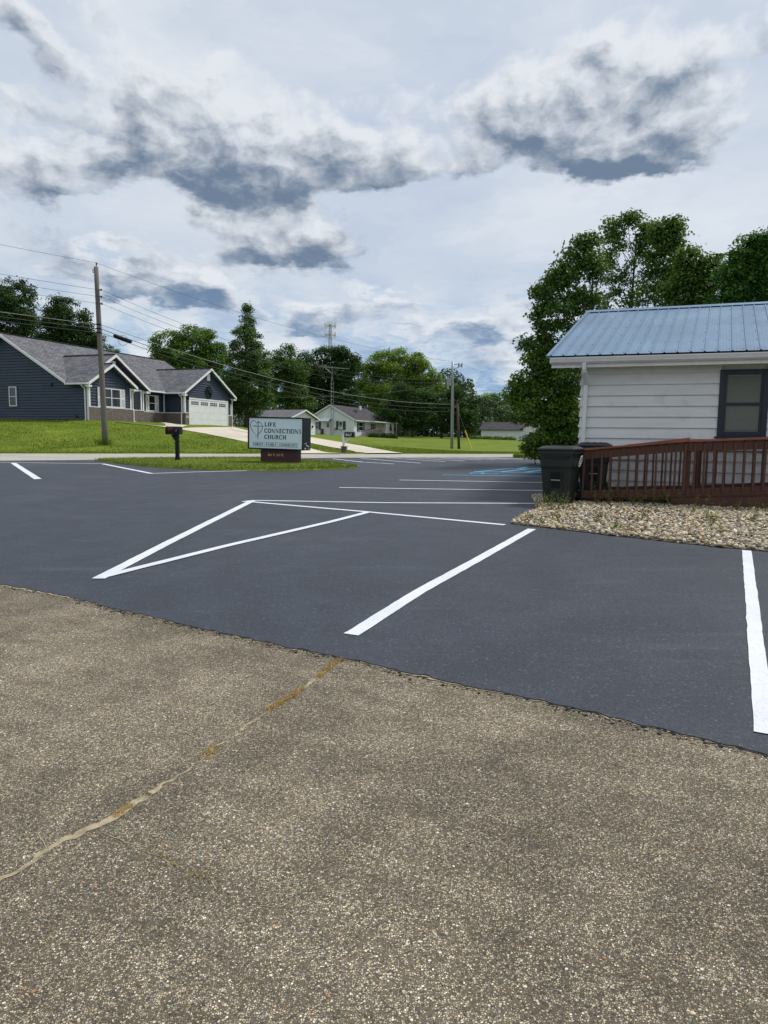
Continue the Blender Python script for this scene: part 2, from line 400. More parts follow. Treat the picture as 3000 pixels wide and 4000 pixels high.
def tint_mat(name, rough=.7, trans=0.0, bump=0.0, spec=.3):
    """colour comes from the per-piece tint of leaf, blade or stone"""
    mt, N, bs, tc, out = special(name)
    a = N.new('ShaderNodeAttribute'); a.attribute_name = 'tint'
    N.l.new(a.outputs['Color'], bs.inputs['Base Color']); bs.inputs['Roughness'].default_value = rough; bs.inputs['Specular IOR Level'].default_value = spec
    if trans:
        t = N.new('ShaderNodeBsdfTranslucent'); N.l.new(N.mix(1.0, a.outputs['Color'], (1.5, 1.7, .6, 1), 'MULTIPLY'), t.inputs[0])
        mx = N.new('ShaderNodeMixShader'); mx.inputs[0].default_value = trans
        N.l.new(bs.outputs[0], mx.inputs[1]); N.l.new(t.outputs[0], mx.inputs[2]); N.l.new(mx.outputs[0], out.inputs[0])
    if bump: setbump(N, bs, N.noise(tc, 90, 4, .6), bump, .004)
    return mt
M['leaf'] = tint_mat('leaves', .55, .22, spec=.3)
M['blade'] = tint_mat('grass_blades', .7, .25)
M['pebble'] = tint_mat('pebbles', .75, 0, .4)

# shingles
mt, N, bs, tc, _o = special('grey_shingles'); M['shingle'] = mt
br = N.new('ShaderNodeTexBrick'); 
geo = N.new('ShaderNodeUVMap')
N.l.new(geo.outputs[0], br.inputs['Vector']); br.inputs['Scale'].default_value = 1.0
br.inputs['Brick Width'].default_value = .33; br.inputs['Row Height'].default_value = .145; br.inputs['Mortar Size'].default_value = .012; br.offset = .37
br.inputs['Color1'].default_value = srgb(120, 120, 124); br.inputs['Color2'].default_value = srgb(88, 88, 93); br.inputs['Mortar'].default_value = srgb(56, 56, 60); br.inputs['Bias'].default_value = -.1
f = N.maprange(N.noise(tc, 1.2, 6, .65), .3, .7, .86, 1.12); c = N.mix(1.0, br.outputs[0], N.comb(f, f, f), 'MULTIPLY')
f = N.maprange(N.noise(tc, 22, 3, .65), .3, .7, .7, 1.3); c = N.mix(1.0, c, N.comb(f, f, f), 'MULTIPLY')
N.l.new(c, bs.inputs['Base Color']); bs.inputs['Roughness'].default_value = .95; bs.inputs['Specular IOR Level'].default_value = .2
setbump(N, bs, br.outputs[1], -.6, .02)
mt2 = mt.copy(); mt2.name = 'dark_shingles'; M['shingle_dark'] = mt2
for n in mt2.node_tree.nodes:
    if n.type == 'TEX_BRICK':
        n.inputs['Color1'].default_value = srgb(84, 82, 86); n.inputs['Color2'].default_value = srgb(66, 64, 68); n.inputs['Mortar'].default_value = srgb(50, 49, 52)

# brick veneer (bricks too small in the photograph to pick apart)
mt, N, bs, tc, _o = special('grey_brown_brick'); M['brick'] = mt
br = N.new('ShaderNodeTexBrick'); uv = N.new('ShaderNodeUVMap'); N.l.new(uv.outputs[0], br.inputs['Vector']); br.inputs['Scale'].default_value = 1.0
br.inputs['Brick Width'].default_value = .22; br.inputs['Row Height'].default_value = .075; br.inputs['Mortar Size'].default_value = .007
br.inputs['Color1'].default_value = srgb(112, 98, 90); br.inputs['Color2'].default_value = srgb(80, 72, 70); br.inputs['Mortar'].default_value = srgb(126, 118, 110)
f = N.maprange(N.noise(tc, 9, 5, .6), .3, .7, .75, 1.25); c = N.mix(1.0, br.outputs[0], N.comb(f, f, f), 'MULTIPLY')
N.l.new(c, bs.inputs['Base Color']); bs.inputs['Roughness'].default_value = .9; setbump(N, bs, br.outputs[1], -.5, .01)

# blue painted steel roof
mt, N, bs, tc, _o = special('blue_steel_roof'); M['bluesteel'] = mt
n = N.noise(tc, .8, 6, .6, .4); c = N.ramp(n, [(.3, srgb(88, 116, 142)), (.6, srgb(98, 127, 153)), (.8, srgb(110, 137, 160))])
sm = N.new('ShaderNodeMapping'); N.l.new(tc, sm.inputs[0]); sm.inputs['Scale'].default_value = (3.2, .35, 1)
ch = N.maprange(N.noise(sm.outputs[0], 1.5, 5, .65, .5), .60, .74, 0.0, .35); c = N.mix(ch, c, srgb(150, 172, 192))
N.l.new(c, bs.inputs['Base Color']); N.l.new(N.maprange(n, .3, .7, .30, .44), bs.inputs['Roughness']); bs.inputs['Metallic'].default_value = .1
setbump(N, bs, N.noise(tc, 2.0, 3, .5), .12, .02)

def planar_uv(o, f):
    me = o.data; uv = me.uv_layers.new(name='UVMap')
    for lp in me.loops:
        uv.data[lp.index].uv = f(me.vertices[lp.vertex_index].co)
    return o

# ================================================================== the ground
YR = 35.2                                        # far edge of the road
GRID = -math.atan2(.349, .937)                   # heading of the street grid
UX = np.array([math.cos(GRID), math.sin(GRID), 0]); VX = np.array([-UX[1], UX[0], 0])
BLUE_O = depth(349, 1643, 46.5)                  # near corner of the blue house
HOUSE_O = depth(1382, 1703, 105)                 # near corner of the white house
GAR_O = np.array([-11.46, 85.0, 1.93])
CTRL = []
for xx in range(-60, 61, 6): CTRL.append((xx, YR, plane(xx, YR)))
for (a, b, dz) in [(0, 0, 0), (0, 5, .0), (-2, 8, .1), (0, 10.5, -.03), (0, 17, -.03), (3, 13.6, -.18), (-8, 0, .08), (-14, 0, .1), (-14, 17, .2), (-6, 17.3, .1), (-22, 0, .2), (4, 2, -.45)]:
    p = BLUE_O + UX * a + VX * b; CTRL.append((p[0], p[1], BLUE_O[2] + dz))
for (a, b, dz) in [(0, 0, -.05), (-8, 0, .25), (0, 14, .1), (-8, 14, .3), (3, 4, -.2), (5, 12, 0)]:
    p = HOUSE_O + UX * a + VX * b; CTRL.append((p[0], p[1], HOUSE_O[2] + dz))
for (px, py, Y) in [(412, 1739, 38.0), (1765, 1755, 62), (1345, 1770, 38), (1950, 1719, 140), (1610, 1712, 112), (1720, 1713, 115), (2085, 1786, 31), (1000, 1672, 80), (0, 1636, 50), (1850, 1768, 48), (1500, 1742, 70)]:
    p = depth(px, py, Y); CTRL.append(tuple(p))
for p in [(-11.5, 85, 1.95), (-9.2, 91, 2.0), (-150, 120, 3), (150, 120, 1.5), (-150, 300, 4), (0, 300, 3), (150, 300, 3), (40, 70, 1.2), (-60, 60, 2.8), (20, 30, .9), (30, 45, .9)]: CTRL.append(p)
CTRL = np.array(CTRL, float)
_P = CTRL[:, :2]; _D = np.linalg.norm(_P[:, None] - _P[None], axis=2)
_A = np.zeros((len(CTRL) + 3,) * 2); _A[:len(CTRL), :len(CTRL)] = _D + np.eye(len(CTRL)) * .35
_A[:len(CTRL), -3] = 1; _A[:len(CTRL), -2:] = _P; _A[-3, :len(CTRL)] = 1; _A[-2:, :len(CTRL)] = _P.T
_W = np.linalg.solve(_A, np.concatenate([CTRL[:, 2], np.zeros(3)]))
def ground(x, y):
    x = np.asarray(x, float); y = np.asarray(y, float); sh = x.shape
    q = np.stack([x.ravel(), y.ravel()], 1); qc = np.clip(q, (-170, YR - 2), (170, 320))
    r = np.linalg.norm(qc[:, None] - _P[None], axis=2) @ _W[:-3] + _W[-3] + qc @ _W[-2:]
    s = np.clip((q[:, 1] - YR) / 2.5, 0, 1); s = s * s * (3 - 2 * s)
    pl = SX * np.clip(q[:, 0], -40, 40) + SY * np.clip(q[:, 1], -20, YR)
    return (pl * (1 - s) + r * s).reshape(sh)
def gz(x, y): return float(ground(np.array([x]), np.array([y]))[0])
def on_ground(px, py, y0=20.0, y1=260.0):
    """where the line of sight meets the ground"""
    d = ray(px, py); ys = np.linspace(y0, y1, 2400); t = ys / d[1]
    P = EYE[None] + t[:, None] * d[None]
    below = P[:, 2] <= ground(P[:, 0], P[:, 1])
    k = int(np.argmax(below)) if below.any() else len(ys) - 1
    return P[k]

# lawn: one sheet out to the horizon, rows follow the road edge
xs = np.concatenate([np.linspace(-1500, -180, 12), np.linspace(-160, -46, 20), np.linspace(-44, 40, 106), np.linspace(46, 160, 20), np.linspace(180, 1500, 12)])
ss = np.concatenate([[-80, -20, -4, -.35, -.02, .25, .6, 1.2, 2, 3], np.linspace(3.8, 90, 110), np.linspace(95, 300, 40), [400, 600, 1000, 2000, 3800]])
X, S = np.meshgrid(xs, ss); Y = YR + S
Z = ground(X, Y); Z = np.where(S < -.03, Z - .16, Z + .03)
Z += np.where(S > .1, (np.sin(X * .9 + Y * .37) * np.sin(Y * .61 - X * .2)) * .015, 0)
nrow, ncol = X.shape
idx = np.arange(nrow * ncol).reshape(nrow, ncol)
loops = np.stack([idx[:-1, :-1], idx[:-1, 1:], idx[1:, 1:], idx[1:, :-1]], -1).reshape(-1)
tag(mesh_np('lawn', np.stack([X, Y, Z], -1).reshape(-1, 3), loops, 4, M['lawn'], smooth=True), kind='structure')

def wob(pts, step, amp, seed, closed=False):
    """resample a polyline and make it uneven"""
    r = np.random.default_rng(seed); out = []
    seq = list(zip(pts, pts[1:] + ([pts[0]] if closed else [])))if closed else list(zip(pts[:-1], pts[1:]))
    for a, b in seq:
        a = np.array(a, float); b = np.array(b, float); n = max(1, int(np.linalg.norm(b - a) / step))
        for k in range(n): out.append(a + (b - a) * k / n)
    if not closed: out.append(np.array(pts[-1], float))
    out = np.array(out); j = r.normal(0, 1, out.shape); 
    for _ in range(1): j = .5 * j + .25 * np.roll(j, 1, 0) + .25 * np.roll(j, -1, 0)
    out[:, :2] += j[:, :2] * amp
    return out
# pale road
near = [lot(px, py)[:2] for px, py in [(0, 1800), (345, 1797), (700, 1796), (1000, 1792), (1400, 1788), (1900, 1787), (2010, 1786)]]
near = [np.array([-60.0, 22.0])] + near + [np.array([14., 33.1]), np.array([60., 33.6])]
near = wob([(*p, 0) for p in near], .5, .04, 3)[:, :2]
mb = MB(); 
for a, b in zip(near[:-1], near[1:]):
    for k in range(3):
        q = lambda p, t: (p[0], p[1] + (YR + .04 - p[1]) * t, plane(p[0], p[1] + (YR + .04 - p[1]) * t) + .006)
        mb.face([q(a, k / 3), q(b, k / 3), q(b, (k + 1) / 3), q(a, (k + 1) / 3)])
tag(mb.build('road', M['road']), kind='structure')

# car park: fresh sealcoat laid over the old chip-seal
edge = [lot(px, py) for px, py in [(0, 2282), (130, 2303), (260, 2328), (480, 2382), (700, 2435), (1000, 2498), (1310, 2562), (1500, 2605), (1850, 2682), (2250, 2765), (2600, 2850), (3000, 2948)]]
d0 = nrm(edge[0] - edge[1]); d1 = nrm(edge[-1] - edge[-2])
edge = [edge[0] + d0 * 22] + edge + [edge[-1] + d1 * 10]
ed = wob([tuple(p) for p in edge], .03, .013, 5)[:, :2]
mb = MB(); tops = [(p[0], p[1], plane(p[0], p[1]) + .0) for p in ed]
far = [(60, 33.7), (14, 33.2)] + [tuple(lot(px, py)[:2] + np.array([0, .08])) for px, py in [(2010, 1786), (1900, 1787), (1400, 1788), (1000, 1792), (700, 1796), (345, 1797), (0, 1800)]] + [(-60, 22.1)]
poly = tops + [(14., 2., plane(14, 2)), (60., 4., plane(60, 4))] + [(a, b, plane(a, b)) for a, b in far] + [(-60., 15., plane(-60, 15))]
mb.face(poly)
for a, b in zip(tops[:-1], tops[1:]):                # the lip of the new layer
    mb.face([(a[0], a[1], a[2] - .02), (b[0], b[1], b[2] - .02), b, a])
lot_o = tag(mb.build('parking_lot', M['seal']), kind='structure')
mb = MB(); mb.face([(x, y, plane(x, y) - .010) for x, y in [(-30, -12), (14, -12), (14, 9), (-30, 18)]])
old_o = tag(mb.build('old_pavement', M['old']), kind='structure')
# sandy rim where the new layer stops
M['sand'] = mat('sand_fill', srgb(156, 143, 115), .95, .35, 30, .6, 90)
M['drygrass'] = tint_mat('dry_grass', .9, .2)
def ribbon(pts, wfun, name, m, parent, dz, seed, gap=None):
    r = np.random.default_rng(seed); mb = MB(); L = []; Rr = []
    for k, p in enumerate(pts):
        d = nrm(pts[min(k + 1, len(pts) - 1)][:2] - pts[max(k - 1, 0)][:2]); n = np.array([-d[1], d[0]])
        a = p[:2] + n * wfun(k, r); b = p[:2] - n * wfun(k, r)
        L.append((a[0], a[1], plane(*a) + dz)); Rr.append((b[0], b[1], plane(*b) + dz))
    for k in range(len(pts) - 1):
        if gap is None or math.sin(k * .21 + seed) + math.sin(k * .083 + 2 * seed) + .7 * math.sin(k * .53) + r.normal(0, .5) > gap: mb.face([L[k], Rr[k], Rr[k + 1], L[k + 1]])
    return mb.build(name, m, parent)
rim = np.stack([ed[:, 0], ed[:, 1], ed[:, 0] * 0], 1); rim = rim[(rim[:, 0] > -9) & (rim[:, 0] < 5)]
lowf = np.interp(np.arange(len(rim)), np.arange(0, len(rim) + 22, 22), np.abs(nr.normal(0, 1, len(np.arange(0, len(rim) + 22, 22)))))
ribbon(rim, lambda k, r: max(.002, .016 * lowf[k] + r.normal(0, .006)), 'sand_rim', M['sand'], old_o, -.006, 21)
def crack(pxs, w, name, seed, amp=.012, grow=0.0, gap=.35):
    pts = wob([tuple(lot(px, py, -.010)) for px, py in pxs], .022, amp, seed)
    ph = np.random.default_rng(seed).uniform(0, 6, 4)
    return pts, ribbon(pts, lambda k, r: max(.0015, w * (1 + grow * k / len(pts)) * (.55 + .6 * math.sin(k * .13 + ph[0]) * math.sin(k * .051 + ph[1])) + r.normal(0, w * .28)), name, M['sand'], old_o, -.0075, seed, gap)
c1, _ = crack([(1345, 2577), (1300, 2600), (1150, 2715), (960, 2838), (850, 2920), (750, 3000), (560, 3115), (400, 3215), (200, 3310), (0, 3440), (-300, 3600)], .011, 'crack', 31, grow=1.1, gap=-1.7)
c2, _ = crack([(390, 3255), (530, 3300), (620, 3352), (720, 3400), (830, 3440), (860, 3482), (950, 3510), (1090, 3562), (1180, 3590), (1240, 3660), (1300, 3750), (1400, 3800), (1560, 3870)], .0022, 'crack', 32, .010)
c3, _ = crack([(190, 3318), (160, 3270), (150, 3250), (85, 3230)], .003, 'crack', 33)
c4, _ = crack([(1660, 3770), (1740, 3850), (1800, 3930), (1850, 3990)], .005, 'crack', 34)
# dry weeds growing in the cracks
def blades(name, P, h, w, cols, parent=None, lean=.5, m='blade', seed=1, label=None, cat=None):
    r = np.random.default_rng(seed); n = len(P)
    a = r.uniform(0, 2 * np.pi, n); hh = h * r.uniform(.5, 1.25, n); ww = w * r.uniform(.6, 1.3, n)
    tip = np.stack([np.cos(a) * lean * hh * r.uniform(0, 1, n), np.sin(a) * lean * hh * r.uniform(0, 1, n), hh], 1)
    b = a + r.uniform(.6, 2.5, n); sd = np.stack([np.cos(b), np.sin(b), 0 * b], 1) * ww[:, None]
    V = np.stack([P - sd / 2, P + sd / 2, P + tip], 1).reshape(-1, 3)
    c = np.array([s[:3] for s in cols]); ci = c[r.integers(0, len(c), n)] * r.uniform(.7, 1.3, n)[:, None]
    o = mesh_np(name, V, np.arange(3 * n), 3, M[m], parent, np.repeat(ci, 3, 0))
    return tag(o, label, cat, None, 'stuff')
k = nr.integers(0, len(c1), 2600); u_ = k / len(c1); sel = (np.sin(u_ * 62 + .6) + .8 * np.sin(u_ * 27) + (u_ < .34) * 1.0 - (u_ > .5) * .5) > .55; k = k[sel]
P = c1[k] + nr.normal(0, .010, (len(k), 3)); P[:, 2] = SX * P[:, 0] + SY * P[:, 1] - .012
k2 = nr.integers(0, len(c2), 160); k2 = k2[np.sin(k2 * .09) > .75]; P2 = c2[k2] + nr.normal(0, .008, (len(k2), 3)); P2[:, 2] = SX * P2[:, 0] + SY * P2[:, 1] - .012
blades('crack_weeds', np.concatenate([P, P2]), .024, .005, [srgb(184, 138, 72), srgb(168, 130, 70), srgb(146, 132, 74), srgb(200, 168, 106)], old_o, 1.3, 'drygrass', 4)

# painted markings, each its own strip
_zc = [0]
def strip(pts, w, m='paint', name='painted_line', seed=0):
    _zc[0] += 1; z0 = .004 + .0012 * (_zc[0] % 5)
    P = [lot(px, py) for px, py in pts]; mb = MB()
    pl = wob([tuple(p) for p in P], .12, .0022, 100 + _zc[0]); r = np.random.default_rng(200 + _zc[0])
    n = len(pl); prev = None; rows = []
    for i in range(n):
        d = nrm(pl[min(i + 1, n - 1)][:2] - pl[max(i - 1, 0)][:2]); nn = np.array([-d[1], d[0]])
        wl, wr = w / 2 + r.normal(0, .0013), w / 2 + r.normal(0, .0013)
        a = pl[i][:2] + nn * wl; b = pl[i][:2] - nn * wr
        rows.append(((a[0], a[1], plane(*a) + z0), (b[0], b[1], plane(*b) + z0)))
    for a, b in zip(rows[:-1], rows[1:]): mb.face([a[0], a[1], b[1], b[0]])
    return mb.build(name, M[m], lot_o)
strip([(1372, 2480), (1640, 2310), (1850, 2195), (2078, 2067)], .125)
strip([(2992, 2870), (2972, 2700), (2945, 2420), (2917, 2152)], .105)
strip([(385, 2262), (640, 2130), (985, 1957)], .14)
strip([(388, 2258), (900, 2130), (1290, 2040), (1440, 2001)], .125)
strip([(948, 1960), (990, 1955), (1500, 1964), (2098, 1967)], .105)
strip([(985, 1961), (1200, 1980), (1423, 1999), (1972, 2051)], .115)
strip([(1325, 1905), (1700, 1911), (2125, 1917)], .105)
strip([(1560, 1876), (1800, 1880), (2125, 1886)], .105)
strip([(1728, 1856), (2130, 1862)], .11, 'bluepaint', 'blue_painted_line')
for a, b in [((1852, 1844), (1985, 1831)), ((1985, 1831), (2135, 1832)), ((1850, 1843), (2135, 1847)), ((1950, 1845), (2062, 1832)), ((2050, 1846), (2135, 1836)), ((2060, 1824), (2135, 1826)), ((2020, 1832), (2060, 1824))]:
    strip([a, b], .11, 'bluepaint', 'blue_painted_line')
strip([(1836, 1848), (1865, 1846), (1890, 1848), (1880, 1851), (1845, 1851), (1836, 1849)], .07, 'bluepaint', 'wheelchair_symbol')
strip([(1880, 1850), (1950, 1852)], .08, 'bluepaint', 'wheelchair_symbol')
strip([(-60, 1806), (0, 1807), (401, 1812)], .12)
strip([(401, 1812), (592, 1850)], .15)
strip([(590, 1850), (760, 1844), (1000, 1838)], .13)
strip([(52, 1809), (148, 1872)], .19)
strip([(985, 1803), (1016, 1799)], .12)
for a, b in [((1175, 1799), (1285, 1812)), ((1262, 1808), (1398, 1820)), ((1300, 1792), (1420, 1806)), ((1425, 1806), (1538, 1813)), ((1410, 1791), (1643, 1810)), ((1508, 1789), (1737, 1804)), ((1588, 1788), (1815, 1801)), ((1668, 1788), (1880, 1797)), ((1720, 1788), (1935, 1796)), ((1790, 1788), (1980, 1795)), ((1850, 1788), (2040, 1795)), ((1910, 1788), (2060, 1793))]:
    strip([a, b], .11)

# grass island in front of the road
isl = [lot(px, py)[:2] for px, py in [(372, 1801), (520, 1797), (760, 1795), (1000, 1794), (1120, 1799), (1200, 1804), (1300, 1812), (1402, 1826), (1330, 1832), (1250, 1836), (1100, 1840), (980, 1839), (820, 1837), (680, 1830), (560, 1822), (450, 1810)]]
isl = wob([(*p, 0) for p in isl], .12, .035, 8, True)[:, :2]; cen = isl.mean(0)
mb = MB(); rings = []
for f, h in [(1.0, .004), (.985, .045), (.93, .07), (.75, .10), (.4, .12)]:
    rings.append([(cen[0] + (p[0] - cen[0]) * f, cen[1] + (p[1] - cen[1]) * f) for p in isl])
    rings[-1] = [(a, b, plane(a, b) + h) for a, b in rings[-1]]
n = len(isl)
for r0, r1 in zip(rings[:-1], rings[1:]):
    for i in range(n): j = (i + 1) % n; mb.face([r0[i], r0[j], r1[j], r1[i]])
mb.face(rings[-1])
tag(mb.build('grass_island', M['lawn'], smooth=True), kind='structure')
def in_poly(Q, poly):
    x, y = Q[:, 0], Q[:, 1]; ins = np.zeros(len(Q), bool); j = len(poly) - 1
    for i in range(len(poly)):
        xi, yi = poly[i][0], poly[i][1]; xj, yj = poly[j][0], poly[j][1]
        ins ^= ((yi > y) != (yj > y)) & (x < (xj - xi) * (y - yi) / (yj - yi + 1e-12) + xi); j = i
    return ins
GREEN = [srgb(82, 102, 24), srgb(102, 120, 32), srgb(72, 92, 24), srgb(130, 138, 50), srgb(112, 126, 38)]
Q = np.stack([nr.uniform(isl[:, 0].min(), isl[:, 0].max(), 150000), nr.uniform(isl[:, 1].min(), isl[:, 1].max(), 150000)], 1)
Q = Q[in_poly(Q, isl)][:42000]; P = np.stack([Q[:, 0], Q[:, 1], plane(Q[:, 0], Q[:, 1]) + .05], 1)
tuft = .5 + .5 * np.sin(Q[:, 0] * 1.7 + np.sin(Q[:, 1] * 3.1)) * np.sin(Q[:, 1] * 2.3)
o = blades('island_grass', P, .10, .022, GREEN + [srgb(150, 150, 96)], None, .8, 'blade', 6, 'rough green grass growing on the island around the church sign', 'grass')
# clover heads
k = nr.integers(0, len(P), 700); 
blades('clover_flowers', P[k] + [0, 0, .06], .03, .04, [srgb(214, 214, 190), srgb(196, 190, 150)], o, .3, 'blade', 7)
# mown blades on the lawn across the road
Q = np.stack([nr.uniform(-30, 20, 90000), YR + nr.uniform(0, 1, 90000) ** 1.6 * 14 + .03], 1)
DRIVES = []
def lattice(left, right, name, m, nu=14, nv=60, dz=.05):
    """sheet between two polylines given as pixels where the line of sight meets the ground"""
    def res(pl):
        p = np.array([on_ground(*q) for q in pl]); d = np.concatenate([[0], np.cumsum(np.linalg.norm(np.diff(p, axis=0), axis=1))])
        t = np.linspace(0, d[-1], nv); return np.stack([np.interp(t, d, p[:, k]) for k in range(3)], 1)
    A_, B_ = res(left), res(right); mb = MB(); G = []
    for i in range(nv):
        row = [A_[i] + (B_[i] - A_[i]) * j / nu for j in range(nu + 1)]
        G.append([(p[0], p[1], gz(p[0], p[1]) + dz) for p in row])
    for i in range(nv - 1):
        for j in range(nu): mb.face([G[i][j], G[i][j + 1], G[i + 1][j + 1], G[i + 1][j]])
    DRIVES.append([tuple(p[:2]) for p in A_] + [tuple(p[:2]) for p in B_[::-1]])
    return tag(mb.build(name, m, smooth=True), kind='structure')
lattice([(690, 1677), (800, 1696), (900, 1716), (970, 1731), (1080, 1752), (1185, 1774.5)], [(900, 1670), (940, 1685), (1010, 1706), (1090, 1726), (1190, 1748), (1337, 1774.5)], 'driveway', M['concrete'])
lattice([(905, 1669), (971, 1686), (1100, 1694), (1217, 1711), (1335, 1731), (1420, 1746), (1517, 1765), (1572, 1774.5)], [(905, 1681), (971, 1694), (1060, 1706), (1217, 1735), (1290, 1750), (1335, 1757), (1380, 1766), (1428, 1774.5)], 'driveway', M['concrete'], dz=.065)
lattice([(450, 1654), (572, 1664), (700, 1678)], [(560, 1647), (640, 1656), (735, 1666)], 'front_walk', M['concrete'], 6, 20, .08)
keep = np.ones(len(Q), bool)
for dp in DRIVES: keep &= ~in_poly(Q, dp)
Q = Q[keep]; P = np.stack([Q[:, 0], Q[:, 1], ground(Q[:, 0], Q[:, 1]) + .02], 1)
blades('lawn_grass', P, .075, .035, GREEN, None, .8, 'blade', 9, 'short mown grass on the lawn across the road', 'grass')

# gravel bed beside the ramp
RAMP_O = lot(2250, 1965)
gb = [lot(px, py)[:2] for px, py in [(2098, 1990), (2050, 2012), (1990, 2046), (2070, 2055), (2300, 2082), (2650, 2122), (3000, 2156)]]
gb += [gb[-1] + nrm(gb[-1] - gb[-2]) * 4.0]
g0 = RAMP_O[:2]
gb += [g0 + UX[:2] * 9 + VX[:2] * 1.7, g0 + VX[:2] * 1.7 - UX[:2] * .45, g0 - UX[:2] * 1.0 + VX[:2] * .9]
gbp = wob([(*p, 0) for p in gb], .1, .02, 12, True)[:, :2]
mb = MB(); mb.face([(a, b, plane(a, b) + .008) for a, b in gbp]); tag(mb.build('gravel_bed', M['dirt']), kind='structure')
# one pebble shape: a squashed icosahedron, scattered as real stones
t = (1 + 5 ** .5) / 2
IC = np.array([(-1, t, 0), (1, t, 0), (-1, -t, 0), (1, -t, 0), (0, -1, t), (0, 1, t), (0, -1, -t), (0, 1, -t), (t, 0, -1), (t, 0, 1), (-t, 0, -1), (-t, 0, 1)], float) / math.sqrt(1 + t * t)
IF = np.array([(0, 11, 5), (0, 5, 1), (0, 1, 7), (0, 7, 10), (0, 10, 11), (1, 5, 9), (5, 11, 4), (11, 10, 2), (10, 7, 6), (7, 1, 8), (3, 9, 4), (3, 4, 2), (3, 2, 6), (3, 6, 8), (3, 8, 9), (4, 9, 5), (2, 4, 11), (6, 2, 10), (8, 6, 7), (9, 8, 1)])
Q = np.stack([nr.uniform(gbp[:, 0].min(), 12.5, 150000), nr.uniform(gbp[:, 1].min(), gbp[:, 1].max(), 150000)], 1)
Q = Q[in_poly(Q, gbp)]
Q = Q[(Q @ UX[:2] - g0 @ UX[:2]) < 8.5][:36000]; n = len(Q)
sz = nr.lognormal(-3.82, .30, n); sz = np.clip(sz, .010, .045)
an = nr.uniform(0, 2 * np.pi, n); ca, sa = np.cos(an), np.sin(an)
L = IC[None] * np.stack([sz * nr.uniform(.9, 1.35, n), sz * nr.uniform(.7, 1.0, n), sz * nr.uniform(.4, .75, n)], 1)[:, None]
L *= nr.uniform(.86, 1.14, (n, 12, 1))
tx = nr.normal(0, .35, n)[:, None]; L[:, :, 2] += L[:, :, 0] * tx
V = np.stack([L[:, :, 0] * ca[:, None] - L[:, :, 1] * sa[:, None], L[:, :, 0] * sa[:, None] + L[:, :, 1] * ca[:, None], L[:, :, 2]], -1)
V += np.stack([Q[:, 0], Q[:, 1], plane(Q[:, 0], Q[:, 1]) + .012 + nr.uniform(0, .035, n)], 1)[:, None]
SC = np.array([srgb(*c)[:3] for c in [(196, 182, 152), (214, 200, 170), (172, 158, 130), (150, 143, 130), (224, 215, 196), (184, 164, 130), (134, 126, 114), (206, 186, 146), (164, 156, 146), (112, 106, 98), (182, 152, 116)]])
sc = SC[nr.integers(0, len(SC), n)] * nr.uniform(.8, 1.15, n)[:, None]
tag(mesh_np('gravel', V.reshape(-1, 3), (IF[None] + (np.arange(n) * 12)[:, None, None]).reshape(-1), 3, M['pebble'], None, np.repeat(sc, 12, 0), smooth=True), 'bed of tan and grey river pebbles in front of the red ramp', 'gravel', kind='stuff')

# crumbs of sealer and grit along the seam between new and old surface
def crumbs(name, Q, s0, cols, parent, dz, seed):
    r = np.random.default_rng(seed); n = len(Q); s = np.minimum(s0 * r.lognormal(0, .45, n), 2.0 * s0)
    L = IC[None] * np.stack([s * r.uniform(.8, 1.5, n), s * r.uniform(.7, 1.1, n), s * r.uniform(.35, .7, n)], 1)[:, None] * r.uniform(.8, 1.2, (n, 12, 1))
    L += np.stack([Q[:, 0], Q[:, 1], plane(Q[:, 0], Q[:, 1]) + dz], 1)[:, None]
    c = np.array([k[:3] for k in cols])[r.integers(0, len(cols), n)] * r.uniform(.75, 1.25, n)[:, None]
    return tag(mesh_np(name, L.reshape(-1, 3), (IF[None] + (np.arange(n) * 12)[:, None, None]).reshape(-1), 3, M['pebble'], parent, np.repeat(c, 12, 0)), kind='stuff')
k = nr.integers(0, len(rim), 2600); nn_ = np.abs(nr.normal(0, .035, 2600)); Q = rim[k, :2] + nr.normal(0, .012, (2600, 2)) - np.array([.35, .94]) * nn_[:, None]
crumbs('seam_crumbs', Q, .0055, [srgb(36, 37, 42), srgb(44, 45, 50), srgb(150, 138, 112), srgb(120, 110, 92)], old_o, -.008, 71)
Q = np.stack([nr.uniform(-4.5, 4, 2600), nr.uniform(1.4, 7, 2600)], 1)
Q = Q[Q[:, 1] < np.interp(Q[:, 0], ed[:, 0], ed[:, 1]) - .05]
crumbs('loose_grit', Q, .0038, [srgb(196, 184, 158), srgb(150, 140, 120), srgb(96, 90, 82), srgb(214, 206, 190), srgb(168, 128, 88)], old_o, -.009, 72)

# ================================================================== buildings
def lap(name, mp, z0, z1, lf, rf, m, parent, e=.19, proud=.055):
    """lapped siding of one wall; mp(h, z, out) -> local point; lf/rf give the ends at height z"""
    mb = MB(); z = z0
    while z < z1 - 1e-4:
        zt = min(z + e, z1)
        a0, b0, a1, b1 = lf(z), rf(z), lf(zt), rf(zt)
        if b0 - a0 > .02:
            if b1 < a1: a1 = b1 = (a1 + b1) / 2
            mb.face([mp(a0, z, .01), mp(b0, z, .01), mp(b1, zt, .01 - proud), mp(a1, zt, .01 - proud)])
            mb.face([mp(a0, z, .01 - proud), mp(b0, z, .01 - proud), mp(b0, z, .01), mp(a0, z, .01)])
        z = zt
    return mb.build(name, m, parent)
def pbox(mb, mp, h0, h1, z0, z1, o0, o1, mi=0):
    mb.hexa([mp(h0, z0, o0), mp(h1, z0, o0), mp(h1, z0, o1), mp(h0, z0, o1)], [mp(h0, z1, o0), mp(h1, z1, o0), mp(h1, z1, o1), mp(h0, z1, o1)], mi); return mb
